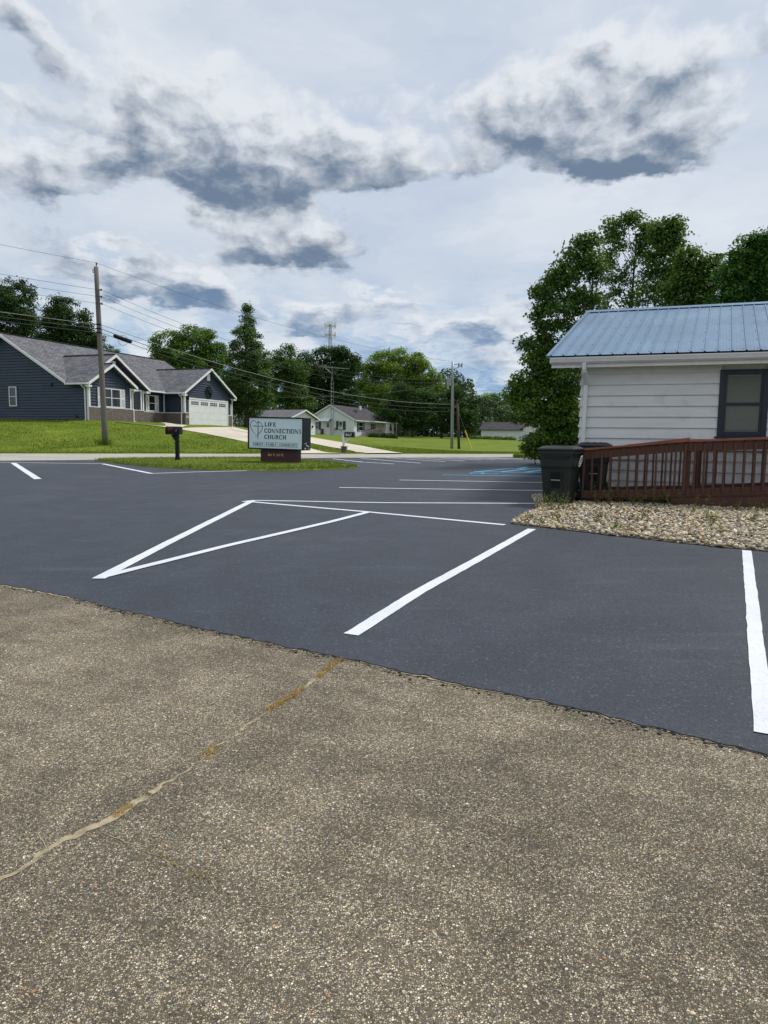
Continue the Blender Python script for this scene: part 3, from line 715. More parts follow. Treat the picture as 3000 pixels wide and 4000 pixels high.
def window(mp, h0, h1, z0, z1, parent, frame='white', glass='glass', cols=1, mid=True, fw=.06, base=.015, grille=0, name='window'):
    mb = MB()
    w = pbox(mb, mp, h0 + fw * .6, h1 - fw * .6, z0 + fw * .6, z1 - fw * .6, base - .02, base + .006).build(name, M[glass], parent)
    fr = MB()
    pbox(fr, mp, h0, h1, z1 - fw, z1, base - .02, base + .045); pbox(fr, mp, h0, h1, z0, z0 + fw, base - .02, base + .045)
    pbox(fr, mp, h0, h0 + fw, z0 + fw, z1 - fw, base - .02, base + .043); pbox(fr, mp, h1 - fw, h1, z0 + fw, z1 - fw, base - .02, base + .043)
    for k in range(1, cols):
        c = h0 + (h1 - h0) * k / cols; pbox(fr, mp, c - fw * .5, c + fw * .5, z0 + fw, z1 - fw, base - .02, base + .04)
    if mid: pbox(fr, mp, h0 + fw, h1 - fw, (z0 + z1) / 2 - .02, (z0 + z1) / 2 + .02, base - .02, base + .035)
    fr.build('window_frame', M[frame], w)
    return w
def shutter(mp, h0, h1, z0, z1, parent, m):
    mb = MB(); t = .045
    pbox(mb, mp, h0, h0 + t, z0, z1, 0, .045); pbox(mb, mp, h1 - t, h1, z0, z1, 0, .045)
    for a, b in ((z0, z0 + .07), (z1 - .07, z1), ((z0 + z1) / 2 - .04, (z0 + z1) / 2 + .04)): pbox(mb, mp, h0 + t, h1 - t, a, b, 0, .043)
    z = z0 + .08
    while z < z1 - .1:
        pbox(mb, mp, h0 + t, h1 - t, z, z + .03, 0, .032); z += .05
    return mb.build('shutter', m, parent)
def gable_roof(parent, axis, a0, a1, eave_l, eave_r, ridge, m, th=.13, name='roof', a0e=None):
    """axis 'x' or 'y' is the way the ridge runs; eave_l/eave_r/ridge are (across, z)"""
    mb = MB(); P = (lambda a, c, z: (a, c, z)) if axis == 'x' else (lambda a, c, z: (c, a, z))
    b0 = a0 if a0e is None else a0e                     # where a valley cuts the eave short
    for e in (eave_l, eave_r):
        lo = [P(b0, e[0], e[1] - th), P(a1, e[0], e[1] - th), P(a1, ridge[0], ridge[1] - th), P(a0, ridge[0], ridge[1] - th)]
        hi = [P(b0, e[0], e[1]), P(a1, e[0], e[1]), P(a1, ridge[0], ridge[1]), P(a0, ridge[0], ridge[1])]
        mb.hexa(lo, hi)
    o = mb.build(name, m, parent)
    sl = math.hypot(ridge[0] - eave_l[0], ridge[1] - eave_l[1]) / abs(ridge[0] - eave_l[0])
    return planar_uv(o, (lambda c: (c[0], c[1] * sl)) if axis == 'x' else (lambda c: (c[1], c[0] * sl)))
def downspout(parent, pts, w=.07):
    mb = MB()
    for a, b in zip(pts[:-1], pts[1:]): mb.beam(a, b, w, w, (0.3, 1, 0.01))
    return mb.build('downspout', M['white'], parent, bevel=.008)

# ---------------------------------------------------------------- blue house
bh = empty('blue_house', tuple(BLUE_O), GRID, 'blue vinyl house with grey shingle roof, white trim and white garage door', 'house')
SIDE = lambda h, z, o: (h, -o, z)                        # wall facing the viewer
def FRONT(x0): return lambda h, z, o: (x0 + o, h, z)     # walls facing the street side
def GSIDE(y0): return lambda h, z, o: (h, y0 - o, z)
B = M['vinyl_blue']
XE, ZE, XR, ZR = -1.65, 2.62, -7.46, 6.02
sl = (ZR - ZE) / (XE - XR)
lap('siding_wall', SIDE, -.3, 5.9, lambda z: max(-12.9, 2 * XR - (XE - (z - 2.5) / sl)) if z > 2.4 else -12.9, lambda z: (0.0 if z < 2.42 else min(-2.0, XE - (z - 2.5) / sl)), B, bh)
lap('siding_wall', FRONT(0), .93, 3.9, lambda z: max(0, -.3 + (z - 2.38) / .617), lambda z: min(4.1, 4.45 - (z - 2.38) / .617), B, bh)
lap('siding_wall', FRONT(-.8), .93, 4.6, lambda z: max(.1, -.3 + (z - 2.4) / .63), lambda z: min(6.4, 6.75 - (z - 2.4) / .63), B, bh)
lap('siding_wall', FRONT(-2.1), .93, 2.6, lambda z: 6.3, lambda z: 10.3, B, bh)
lap('siding_wall', GSIDE(10.3), .93, 2.6, lambda z: -2.1, lambda z: 0, B, bh)
lap('siding_wall', FRONT(0), .93, 4.7, lambda z: max(10.3, 9.95 + (z - 2.45) / .59), lambda z: min(17.05, 17.39 - (z - 2.45) / .59), B, bh)
# the hidden sides close the volume
mb = MB(); mb.box(-12.9, -2.2, .09, 17.0, -.5, 2.5); mb.box(-2.2, -.9, .09, 6.32, -.5, 2.4); mb.box(-.9, -.09, .09, 4.02, -.5, 2.4); mb.box(-2.2, -.09, 10.4, 16.97, -.5, 2.5)
mb.build('wall_core', B, bh)
def bw(mp, h0, h1, z0=-.5, z1=.90):
    o = pbox(MB(), mp, h0, h1, z0, z1, -.01, .055).build('brick_wainscot', M['brick'], bh)
    p0 = np.array(mp(0, 0, 0)); hd = np.array(mp(1, 0, 0)) - p0
    planar_uv(o, lambda c: (float(np.dot(np.array(c), hd)), c[2]))
    cap = MB(); pbox(cap, mp, h0 - .0, h1 + .0, z1 + .002, z1 + .055, -.01, .075); cap.build('trim_board', M['white'], o)
bw(FRONT(0), 0, 4.1); bw(FRONT(-.8), 4.12, 6.4); bw(FRONT(-2.1), 6.42, 10.24); bw(GSIDE(10.3), -2.03, -.01); bw(FRONT(0), 10.3, 10.82); bw(FRONT(0), 16.48, 17.05)
o = MB().box(-12.9, 0, -.012, .01, -.6, -.02).build('foundation', M['foundation'], bh); o.location.z = .0
R = M['shingle']
gable_roof(bh, 'y', -.36, 17.35, (XE, ZE), (2 * XR - XE, ZE), (XR, ZR), R)
gable_roof(bh, 'x', -5.6, -.48, (-.32, 2.53), (6.76, 2.53), (3.22, 4.74), R, a0e=-1.75)
gable_roof(bh, 'x', -.85, .31, (-.30, 2.52), (4.44, 2.52), (2.07, 3.97), R)
gable_roof(bh, 'x', -5.6, .31, (9.93, 2.57), (17.42, 2.57), (13.675, 4.77), R, a0e=-1.75)
mb = MB().beam((XR, -.36, ZR + .012), (XR, 17.35, ZR + .012), .26, .03).beam((.31, 2.07, 3.985), (-.47, 2.07, 3.985), .22, .03).beam((-.48, 3.22, 4.755), (-5.2, 3.22, 4.755), .22, .03).beam((.31, 13.675, 4.785), (-5.3, 13.675, 4.785), .22, .03)
mb.build('ridge_cap', M['shingle_dark'], bh) if False else planar_uv(mb.build('ridge_cap', M['shingle_dark'], bh), lambda c: (c[0], c[1]))
def rake(pts, w=.19, t=.035, up=(0, 1, 0)):
    mb = MB()
    for a, b in zip(pts[:-1], pts[1:]):
        a = np.array(a); b = np.array(b); d = b - a
        mb.hexa([a, b, b + np.array(up) * -t, a + np.array(up) * -t], [a - [0, 0, w], b - [0, 0, w], b - [0, 0, w] + np.array(up) * -t, a - [0, 0, w] + np.array(up) * -t])
    mb.build('rake_board', M['white'], bh)
rake([(XE + .02, -.362, ZE - .0), (XR, -.362, ZR - .0)]); rake([(XR, -.362, ZR - .0), (2 * XR - XE, -.362, ZE)])
F_ = (-1, 0, 0)
rake([(.312, -.32, 2.50), (.312, 2.07, 3.96)], up=F_); rake([(.312, 2.07, 3.96), (.312, 4.46, 2.50)], up=F_)
rake([(-.478, 2.02, 3.97), (-.478, 3.22, 4.73)], up=F_); rake([(-.478, 3.22, 4.73), (-.478, 6.78, 2.51)], up=F_)
rake([(.312, 9.91, 2.55), (.312, 13.675, 4.76)], up=F_); rake([(.312, 13.675, 4.76), (.312, 17.44, 2.55)], up=F_)
# soffits and eave returns
for q in [(.0, .30, -.33, .02, 2.22, 2.34), (0, .30, 4.08, 4.47, 2.22, 2.34), (0, .30, 9.9, 10.3, 2.27, 2.4), (0, .30, 17.05, 17.45, 2.27, 2.4), (-.8, -.49, 6.4, 6.8, 2.22, 2.36)]:
    MB().box(*q).build('eave_return', M['white'], bh)
def gutter(a, b):
    MB().beam(a, b, .12, .12).build('gutter', M['white'], bh, bevel=.02)
gutter((-1.62, -.38, 2.42), (.30, -.38, 2.42)); gutter((-1.58, 6.8, 2.52), (-1.58, 9.9, 2.52)); gutter((-1.58, 9.87, 2.47), (.30, 9.87, 2.47))
# corner boards and door and window trim
for mp, h0, h1, zb in [(FRONT(0), .0, .13, .96), (FRONT(0), 3.97, 4.1, .96), (FRONT(-.8), 6.27, 6.4, .96), (FRONT(0), 10.3, 10.43, .96), (FRONT(0), 16.92, 17.05, .96), (GSIDE(10.3), -2.03, -1.92, .96), (GSIDE(10.3), -.12, .02, .96), (SIDE, -.13, .022, -.3)]:
    pbox(MB(), mp, h0, h1, zb, 2.42, .0, .032).build('corner_board', M['white'], bh)
window(SIDE, -7.02, -6.33, .97, 2.33, bh, glass='glass_pale')
window(FRONT(0), 1.22, 2.97, .97, 2.26, bh, cols=2)
shutter(FRONT(.016), .79, 1.2, .97, 2.26, bh, M['white']); shutter(FRONT(.016), 2.99, 3.40, .97, 2.26, bh, M['white'])
window(FRONT(-2.1), 8.5, 9.32, .99, 2.25, bh)
shutter(FRONT(-2.08), 8.16, 8.48, .97, 2.26, bh, M['white']); shutter(FRONT(-2.08), 9.34, 9.70, .97, 2.26, bh, M['white'])
mb = MB(); pbox(mb, FRONT(-.8), 4.62, 6.02, .97, 2.34, .004, .022); dr = mb.build('entry_shade_panel', M['navy'], bh)  # flat dark panel: shade of the open entry put into its colour
mb = MB(); pbox(mb, FRONT(-.8), 6.02, 6.14, .97, 2.34, 0, .05); pbox(mb, FRONT(-.8), 4.12, 6.14, 2.34, 2.45, 0, .05); mb.build('door_trim', M['white'], dr)
# garage door: four sections, the top one with four lights
gd = pbox(MB(), FRONT(0), 10.95, 16.35, -.10, 2.04, -.02, .022).build('garage_door', M['white'], bh)
for k in range(4):
    z0 = -.06 + k * .525; s = MB(); pbox(s, FRONT(0), 10.97, 16.33, z0 + .008, z0 + .517, .02, .038); s.build('door_section', M['white'], gd)
for k in range(4):
    h0 = 11.12 + k * 1.32; 
    for i in range(4):
        for j in range(2):
            a = h0 + .02 + i * .262; b = 1.63 + j * .155
            pbox(MB(), FRONT(0), a, a + .215, b, b + .12, .036, .045).build('pane', M['glass'], gd)
mb = MB(); pbox(mb, FRONT(0), 10.82, 10.95, -.1, 2.06, .0, .06); pbox(mb, FRONT(0), 16.35, 16.48, -.1, 2.06, .0, .06); pbox(mb, FRONT(0), 10.82, 16.48, 2.062, 2.18, 0, .06); mb.build('door_trim', M['white'], bh)
# vents, monogram, lanterns, number plate
def vent(mp, h0, h1, z0, z1, parent):
    mb = MB(); pbox(mb, mp, h0, h1, z0, z1, 0, .03)
    v = mb.build('gable_vent', M['white'], parent); s = MB(); z = z0 + .05
    while z < z1 - .06: pbox(s, mp, h0 + .05, h1 - .05, z, z + .02, .028, .045); z += .045
    tag(s.build('louvre', M['vinyl_white'], v), kind='stuff')
vent(FRONT(0), 13.42, 13.84, 3.75, 4.32, bh); vent(FRONT(-.8), 2.85, 3.5, 4.0, 4.28, bh)
mb = MB(); c = (13.62, 2.78); f = FRONT(.05)
mb.tube([f(c[0] + .43 * math.cos(t), c[1] + .43 * math.sin(t), 0) for t in np.linspace(.35, math.pi - .35, 14)], .022, 6)
mb.tube([f(c[0] + .43 * math.cos(t), c[1] + .43 * math.sin(t), 0) for t in np.linspace(-.35, -math.pi + .35, 14)], .022, 6)
S = [(.30, .28), (.22, .42), (.0, .50), (-.22, .40), (-.25, .22), (-.08, .10), (.12, -.06), (.26, -.22), (.22, -.42), (0, -.5), (-.22, -.42), (-.30, -.28)]
mb.tube([f(c[0] + a, c[1] + b, .01) for a, b in S], [.03, .045, .05, .055, .06, .07, .07, .06, .055, .05, .045, .03], 6)
pbox(mb, f, c[0] - .52, c[0] + .52, c[1] + .06, c[1] + .12, 0, .02); pbox(mb, f, c[0] - .52, c[0] + .52, c[1] - .12, c[1] - .06, 0, .02); pbox(mb, f, c[0] - .3, c[0] + .3, c[1] - .055, c[1] + .055, 0, .016)
tag(mb.build('monogram_emblem', M['black'], bh), 'round black metal S monogram on the garage gable')
for h in (10.62, 16.75):
    mb = MB(); pbox(mb, FRONT(.016), h - .06, h + .06, 1.95, 2.25, .05, .17); pbox(mb, FRONT(.016), h - .02, h + .02, 2.05, 2.4, .0, .05); pbox(mb, FRONT(.016), h - .03, h + .03, 2.25, 2.36, .04, .14); mb.build('wall_lantern', M['black'], bh)
pl_ = pbox(MB(), FRONT(.055), 10.42, 10.74, .52, .70, 0, .012).build('number_plate', M['white'], bh)
mb = MB(); [pbox(mb, FRONT(.055), 10.47 + k * .085, 10.53 + k * .085, .56, .66, .012, .016) for k in range(3)]; mb.build('house_number', M['ink'], pl_)
pbox(MB(), SIDE, -3.35, -3.12, 1.0 + 1.35, 1.18 + 1.35 + .02, 0, .09).build('vent_hood', M['vinyl_blue'], bh)
pbox(MB(), SIDE, -1.25, -1.05, .22, .38, 0, .07).build('outlet_box', M['vinyl_blue'], bh)
downspout(bh, [(-.35, -.38, 2.40), (-.22, -.10, 2.12), (-.22, -.08, .05), (-.22, -.25, -.05)])
downspout(bh, [(.18, 4.42, 2.35), (.05, 4.2, 2.1), (.05, 4.2, .95), (.12, 4.2, .85), (.12, 4.2, .05), (.3, 4.2, 0)])
downspout(bh, [(-.25, 9.87, 2.42), (-.18, 10.18, 2.15), (-.18, 10.20, .95), (-.2, 10.15, .8), (-.2, 10.15, .0)])
downspout(bh, [(.2, 17.4, 2.38), (.05, 17.12, 2.2), (.05, 17.12, .0)])

# ---------------------------------------------------------------- white house with dark roof across the road
wh = empty('white_house', tuple(HOUSE_O), GRID, 'white lap-sided bungalow with dark roof, door awning and wooden ramp', 'house')
Wm = M['vinyl_white']; GABLE = SIDE; LONG = FRONT(0)
s2 = (4.68 - 2.42) / 4.1
lap('siding_wall', GABLE, -.5, 4.55, lambda z: max(-7.8, -7.8 + (z - 2.45) / s2 - .2), lambda z: min(0, .2 - (z - 2.35) / s2), Wm, wh, .2, .022)
lap('siding_wall', LONG, -.5, 2.45, lambda z: 0, lambda z: 14.2, Wm, wh, .2, .022)
MB().box(-7.78, -.04, .04, 14.2, -.6, 2.4).build('wall_core', Wm, wh)
rf = gable_roof(wh, 'y', -.25, 14.6, (.35, 2.42), (-8.15, 2.42), (-3.9, 4.74), M['shingle_dark'])
MB().box(-3.15, -2.85, 9.5, 9.8, 4.3, 4.95).build('chimney', M['white'], rf)
mb = MB()
for a, b in [((.36, 2.38), (-3.9, 4.70)), ((-3.9, 4.70), (-8.16, 2.38))]:
    mb.beam((a[0], -.27, a[1] - .07), (b[0], -.27, b[1] - .07), .04, .16)
mb.build('rake_board', M['white'], wh); MB().beam((.38, -.2, 2.32), (.38, 14.6, 2.32), .1, .12).build('gutter', M['white'], wh)
pbox(MB(), GABLE, -.1, .03, -.4, 2.35, .0, .04).build('corner_board', M['white'], wh)
vent(GABLE, -4.05, -3.75, 3.95, 4.35, wh)
def dark_window(mp, h0, h1, z0, z1, sw=.42, l=True, r=True):
    window(mp, h0, h1, z0, z1, wh, base=.03)
    if l: shutter(lambda h, z, o: mp(h, z, o + .022), h0 - sw - .02, h0 - .02, z0 - .02, z1 + .02, wh, M['ink'])
    if r: shutter(lambda h, z, o: mp(h, z, o + .022), h1 + .02, h1 + sw + .02, z0 - .02, z1 + .02, wh, M['ink'])
dark_window(GABLE, -2.46, -1.79, .95, 2.21); dark_window(GABLE, -6.46, -5.88, 1.0, 2.18, .36, False, True)
mb = MB(); pbox(mb, GABLE, -2.42, -1.85, .97, 1.36, .02, .42); ac = mb.build('air_conditioner', M['white'], wh, bevel=.02)
s = MB(); [pbox(s, GABLE, -2.36, -1.92, 1.02 + k * .06, 1.045 + k * .06, .418, .43) for k in range(5)]; s.build('grille', M['galv'], ac)
mb = MB(); pbox(mb, GABLE, -4.71, -3.87, .15, 2.05, .02, .05); dr = mb.build('door', M['white'], wh)
pbox(MB(), GABLE, -4.50, -4.08, 1.25, 1.92, .048, .062).build('door_window', M['glass_pale'], dr); pbox(MB(), GABLE, -4.0, -3.95, 1.05, 1.15, .05, .1).build('door_handle', M['galv'], dr)
aw = MB(); aw.hexa([(-5.70, -1.15, 2.18), (-3.72, -1.15, 2.18), (-3.72, -.03, 2.72), (-5.1, -.03, 2.72)], [(-5.70, -1.15, 2.21), (-3.72, -1.15, 2.21), (-3.72, -.03, 2.75), (-5.1, -.03, 2.75)])
a_ = aw.build('door_awning', M['white'], wh); s = MB(); s.face([(-3.72, -1.15, 2.18), (-3.72, -.03, 2.72), (-3.72, -.03, 2.12), (-3.72, -1.15, 2.10)]); s.build('awning_side', M['galv'], a_)
pbox(MB(), GABLE, -5.45, -5.02, .1, 1.02, .04, .10).build('cellar_panel', M['brown_panel'], wh)
pbox(MB(), GABLE, -3.15, -2.95, .85, 1.15, .02, .15).build('meter_box', M['galv'], wh)
st = MB().box(-4.95, -3.7, -.9, -.03, -.3, .15); st.build('step', M['concrete'], wh)
mb = MB().tube([(-5.9, -.8, -.2), (-5.9, -.8, .75), (-5.2, -.8, .95), (-5.2, -.8, -.2)], .03, 6); mb.build('step_rail', M['black'], wh)
dark_window(LONG, 1.75, 3.6, .8, 2.15, .5)
dark_window(LONG, 7.5, 8.4, 1.1, 2.05, .45)
pr = MB().box(.0, 1.9, 3.9, 14.2, 2.20, 2.32).build('porch_roof', M['white'], wh)
for yy in (9.2, 14.0): MB().box(1.75, 1.86, yy, yy + .1, -.4, 2.2).build('porch_post', M['white'], wh)
MB().box(0, 1.9, 7.6, 14.2, -.4, .45).build('porch_floor', M['greydeck'], wh)
tr = MB()
for k in range(7):
    tr.beam((1.8, 9.35 + k * .16, .45), (1.8, 9.35 + k * .16 + .55, 2.1), .03, .05); tr.beam((1.8, 9.35 + k * .16 + .55, .45), (1.8, 9.35 + k * .16, 2.1), .03, .05)
    tr.beam((1.83, 11.6 + k * .14, .45), (1.83, 11.6 + k * .14 + .5, 2.1), .03, .05); tr.beam((1.83, 11.6 + k * .14 + .5, .45), (1.83, 11.6 + k * .14, 2.1), .03, .05)
tag(tr.build('trellis', M['white'], wh), kind='stuff')
mb = MB()
for xx in (.5, 1.7):
    mb.beam((xx, .6, .62), (xx, 7.6, 1.30), .08, .10); mb.beam((xx, .6, -.10), (xx, 7.6, .50), .06, .14)
mb.build('ramp_rail', M['greydeck'], wh)
for k in range(36):
    yy = .7 + k * .19; MB().box(1.72, 1.76, yy, yy + .06, -.12 + (yy - .6) * .09, .62 + (yy - .6) * .097).build('baluster', M['greydeck'], wh)
MB().hexa([(.5, .6, -.2), (1.7, .6, -.2), (1.7, 7.6, .38), (.5, 7.6, .38)], [(.5, .6, -.1), (1.7, .6, -.1), (1.7, 7.6, .48), (.5, 7.6, .48)]).build('ramp_deck', M['greydeck'], wh)
# satellite dish stands on the roof
dp = HOUSE_O + UX * -.35 + VX * 1.2 + np.array([0, 0, 2.86])
sd = empty('satellite_dish', tuple(dp), GRID, 'grey satellite dish on the eave of the white bungalow', 'satellite dish')
MB().tube([(0, 0, -.1), (0, 0, .35), (.08, -.12, .62)], .03, 6).build('mast', M['galv'], sd)
mb = MB(); prof = [(.02 + .38 * t, .12 * t * t) for t in np.linspace(0, 1, 6)]
ax = nrm((.35, -.8, .45)); a1 = nrm(np.cross(ax, (0, 0, 1))); a2 = np.cross(a1, ax); c0 = np.array([.05, -.1, .72])
for (r0, h0), (r1, h1) in zip(prof[:-1], prof[1:]):
    for k in range(14):
        t0, t1 = 2 * math.pi * k / 14, 2 * math.pi * (k + 1) / 14
        f = lambda r, h, t: c0 + ax * h + (a1 * math.cos(t) + a2 * math.sin(t)) * r
        mb.face([f(r0, h0, t0), f(r0, h0, t1), f(r1, h1, t1), f(r1, h1, t0)])
mb.build('dish', M['block'], sd, smooth=True); MB().tube([c0 + a2 * -.3 + ax * .05, c0 + ax * .45 - a2 * .05], .02, 6).build('feed_arm', M['galv'], sd)

# ---------------------------------------------------------------- detached white garage behind the sign
wg = empty('white_garage', tuple(GAR_O), GRID, 'low white garage with grey roof behind the church sign', 'garage')
lap('siding_wall', FRONT(0), -.6, 3.05, lambda z: max(0, -.7 + (z - 2.0) / .28), lambda z: min(6.6, 7.3 - (z - 2.0) / .28), Wm, wg, .2, .02)
lap('siding_wall', GABLE, -.6, 2.1, lambda z: -6.2, lambda z: 0, Wm, wg, .2, .02)
MB().box(-6.16, -.04, .04, 6.56, -.9, 2.0).build('wall_core', Wm, wg)
gable_roof(wg, 'x', -6.6, .35, (-.7, 2.12), (7.3, 2.12), (3.3, 3.22), M['shingle'])
for a, b in [((-.72, 2.10), (3.3, 3.20)), ((3.3, 3.20), (7.32, 2.10))]: MB().beam((.37, a[0], a[1] - .06), (.37, b[0], b[1] - .06), .04, .16, (0, 0, 1)).build('rake_board', M['white'], wg)
vent(FRONT(0), 3.0, 3.5, 2.35, 2.85, wg)
pbox(MB(), FRONT(0), .8, 4.6, -.4, 1.7, .015, .04).build('garage_door', M['white'], wg)
pbox(MB(), FRONT(.02), 5.6, 5.8, 1.0, 1.3, .0, .12).build('wall_lamp', M['ink'], wg)

# ---------------------------------------------------------------- far white building on the right
fb_o = depth(2035, 1717, 140)
fb = empty('far_white_building', tuple(fb_o), GRID, 'long white outbuilding with dark roof far beyond the lawn', 'building')
lap('siding_wall', GABLE, -.6, 3.35, lambda z: max(0, -.4 + (z - 2.0) / .6), lambda z: min(5.2, 5.6 - (z - 2.0) / .6), Wm, fb, .2, .02)
lap('siding_wall', lambda h, z, o: (-o, h, z), -.6, 2.1, lambda z: 0, lambda z: 12, Wm, fb, .2, .02)
MB().box(-8.2, 5.16, .05, 12, -.9, 2.0).build('wall_core', Wm, fb)
lap('siding_wall', lambda h, z, o: (h, .02 - o, z), -.6, 2.0, lambda z: -8.2, lambda z: 0, Wm, fb, .2, .02)
gable_roof(fb, 'x', -8.6, .4, (-.4, 1.95), (6.0, 1.95), (2.8, 3.55), M['shingle_dark'])
gable_roof(fb, 'y', -.3, 12.4, (-.5, 1.95), (5.7, 1.95), (2.6, 3.75), M['shingle_dark'])
dr = pbox(MB(), GABLE, 1.4, 2.4, -.3, 1.7, .03, .06).build('door', M['white'], fb); pbox(MB(), GABLE, 1.6, 2.2, .8, 1.5, .058, .07).build('door_window', M['glass'], dr)
pbox(MB(), GABLE, 2.2, 3.0, 2.35, 2.9, .02, .04).build('gable_opening', M['ink'], fb)

# ---------------------------------------------------------------- white building with the blue steel roof
HO = RAMP_O + 1.55 * VX; HO[2] = plane(HO[0], HO[1])
ch = empty('blue_roofed_building', tuple(HO), GRID, 'white board-sided building with ribbed blue steel roof on the right', 'building')
WX0, WX1, WZ0, WZ1 = 2.60, 3.50, 1.30, 2.67
wall = MB().box(-.10, 9.0, .03, 8.4, -.5, 2.80).build('wall', M['siding_white'], ch)
# no room is built; dark glass colour stands in for the unlit inside
EXP = .2265
zb = 2.40 - EXP * 11
k = 0
while zb < 2.72:
    zt = zb + EXP + .012; ztc = min(zt, 2.80)
    spans = [(-.125, 9.0)]
    if zb < WZ1 and zt > WZ0: spans = [(-.125, WX0 + .03), (WX1 - .03, 9.0)]
    for a, b in spans:
        j = rnd.uniform(-.0015, .0015)
        mb = MB(); mb.hexa([(a, -.048 + j, zb), (b, -.048 + j, zb), (b, -.016 + j, zb), (a, -.016 + j, zb)], [(a, -.012, ztc), (b, -.012, ztc), (b, .02, ztc), (a, .02, ztc)])
        mb.build('siding_board', M['siding_white'], wall)
    mb = MB(); mb.hexa([(-.155, -.03, zb), (-.125, -.03, zb), (-.125, 8.4, zb), (-.155, 8.4, zb)], [(-.112, -.012, ztc), (-.10, -.012, ztc), (-.10, 8.4, ztc), (-.112, 8.4, ztc)])
    mb.build('siding_board', M['siding_white'], wall)
    zb += EXP; k += 1
# gable end above the eaves
mb = MB(); mb.face([(-.10, -.0, 2.79), (-.10, 8.4, 2.79), (-.10, 4.2, 4.35)]); mb.build('gable_end', M['siding_white'], wall)
# window with navy trim, sashes and blinds
wn = MB().box(WX0 + .10, WX1 - .10, -.012, .0, WZ0 + .10, WZ1 - .10).build('window', M['glass_pale'], ch)
bl = MB(); z = WZ0 + .17
while z < WZ1 - .14:
    bl.face([(WX0 + .15, -.020, z), (WX1 - .15, -.020, z), (WX1 - .15, -.0145, z + .019), (WX0 + .15, -.0145, z + .019)]); z += .0225
tag(bl.build('blind', M['blind'], wn), kind='stuff')
fr = MB()
fr.box(WX0, WX0 + .105, -.062, -.008, WZ0 + .03, WZ1); fr.box(WX1 - .105, WX1, -.062, -.008, WZ0 + .03, WZ1); fr.box(WX0 + .105, WX1 - .105, -.060, -.008, WZ1 - .10, WZ1); fr.box(WX0 + .105, WX1 - .105, -.058, -.008, WZ0 + .03, WZ0 + .12)
fr.build('window_trim', M['navy'], wn, bevel=.004)
fr = MB(); fr.box(WX0 - .04, WX1 + .04, -.10, -.008, WZ0 - .015, WZ0 + .028); fr.build('window_sill', M['navy'], wn, bevel=.006)
mz = 1.985; fr = MB()
fr.box(WX0 + .107, WX1 - .107, -.050, -.010, mz - .025, mz + .025)
for h0 in (WX0 + .107, WX1 - .107 - .035): fr.box(h0, h0 + .035, -.045, -.010, WZ0 + .122, WZ1 - .102)
fr.build('sash', M['navy'], wn)
# soffit, fascia, gutter, downspout
MB().box(-.70, 9.0, -.42, .0, 2.78, 2.80).build('soffit', M['siding_white'], ch)
MB().box(-.72, 9.0, -.44, -.42, 2.74, 2.93).build('fascia', M['white'], ch)
mb = MB(); prof = [(-.442, 2.93), (-.442, 2.82), (-.50, 2.815), (-.545, 2.85), (-.555, 2.88), (-.575, 2.925), (-.575, 2.945), (-.560, 2.945), (-.545, 2.90)]
mb.hexa([(-.75, a, b) for a, b in prof], [(9.0, a, b) for a, b in prof]); mb.build('gutter', M['white'], ch)
mb = MB(); 
for a, b in [((-.04, -.50, 2.83), (-.04, -.47, 2.68)), ((-.04, -.47, 2.68), (-.02, -.08, 2.42)), ((-.02, -.08, 2.42), (-.04, -.085, .15))]: mb.beam(a, b, .10, .085, (1, 0, 0.01))
mb.build('downspout', M['white'], ch, bevel=.012)
# ribbed steel panels
E0 = np.array([-.55, 2.98]); RG = np.array([4.25, 4.70]); SK = .40
def rp(x, t, n=0.0):
    """point on the front slope: x along the eave, t from eave to ridge, n above the sheet"""
    sl_ = nrm((RG[0] - E0[0], RG[1] - E0[1])); 
    return (x + SK * t, E0[0] + (RG[0] - E0[0]) * t - sl_[1] * n, E0[1] + (RG[1] - E0[1]) * t + sl_[0] * n)
RIB = .2475
roof = None
mb = MB(); mb.hexa([(-.72, -.44, 2.86), (9.0, -.44, 2.86), (9.0, 4.25, 4.62), (-.72 + SK, 4.25, 4.62)], [(-.72, -.44, 2.93), (9.0, -.44, 2.93), (9.0, 4.25, 4.68), (-.72 + SK, 4.25, 4.68)])
roof = mb.build('roof', M['ink'], ch)
mb = MB(); mb.hexa([(-.72 + SK, 4.25, 4.62), (9.0, 4.25, 4.62), (9.0, 9.0, 2.86), (-.72, 9.0, 2.86)], [(-.76 + SK, 4.25, 4.705), (9.0, 4.25, 4.705), (9.0, 9.05, 2.97), (-.76, 9.05, 2.97)]); mb.build('rear_slope', M['bluesteel'], roof)
x0 = -.79; pi = 0
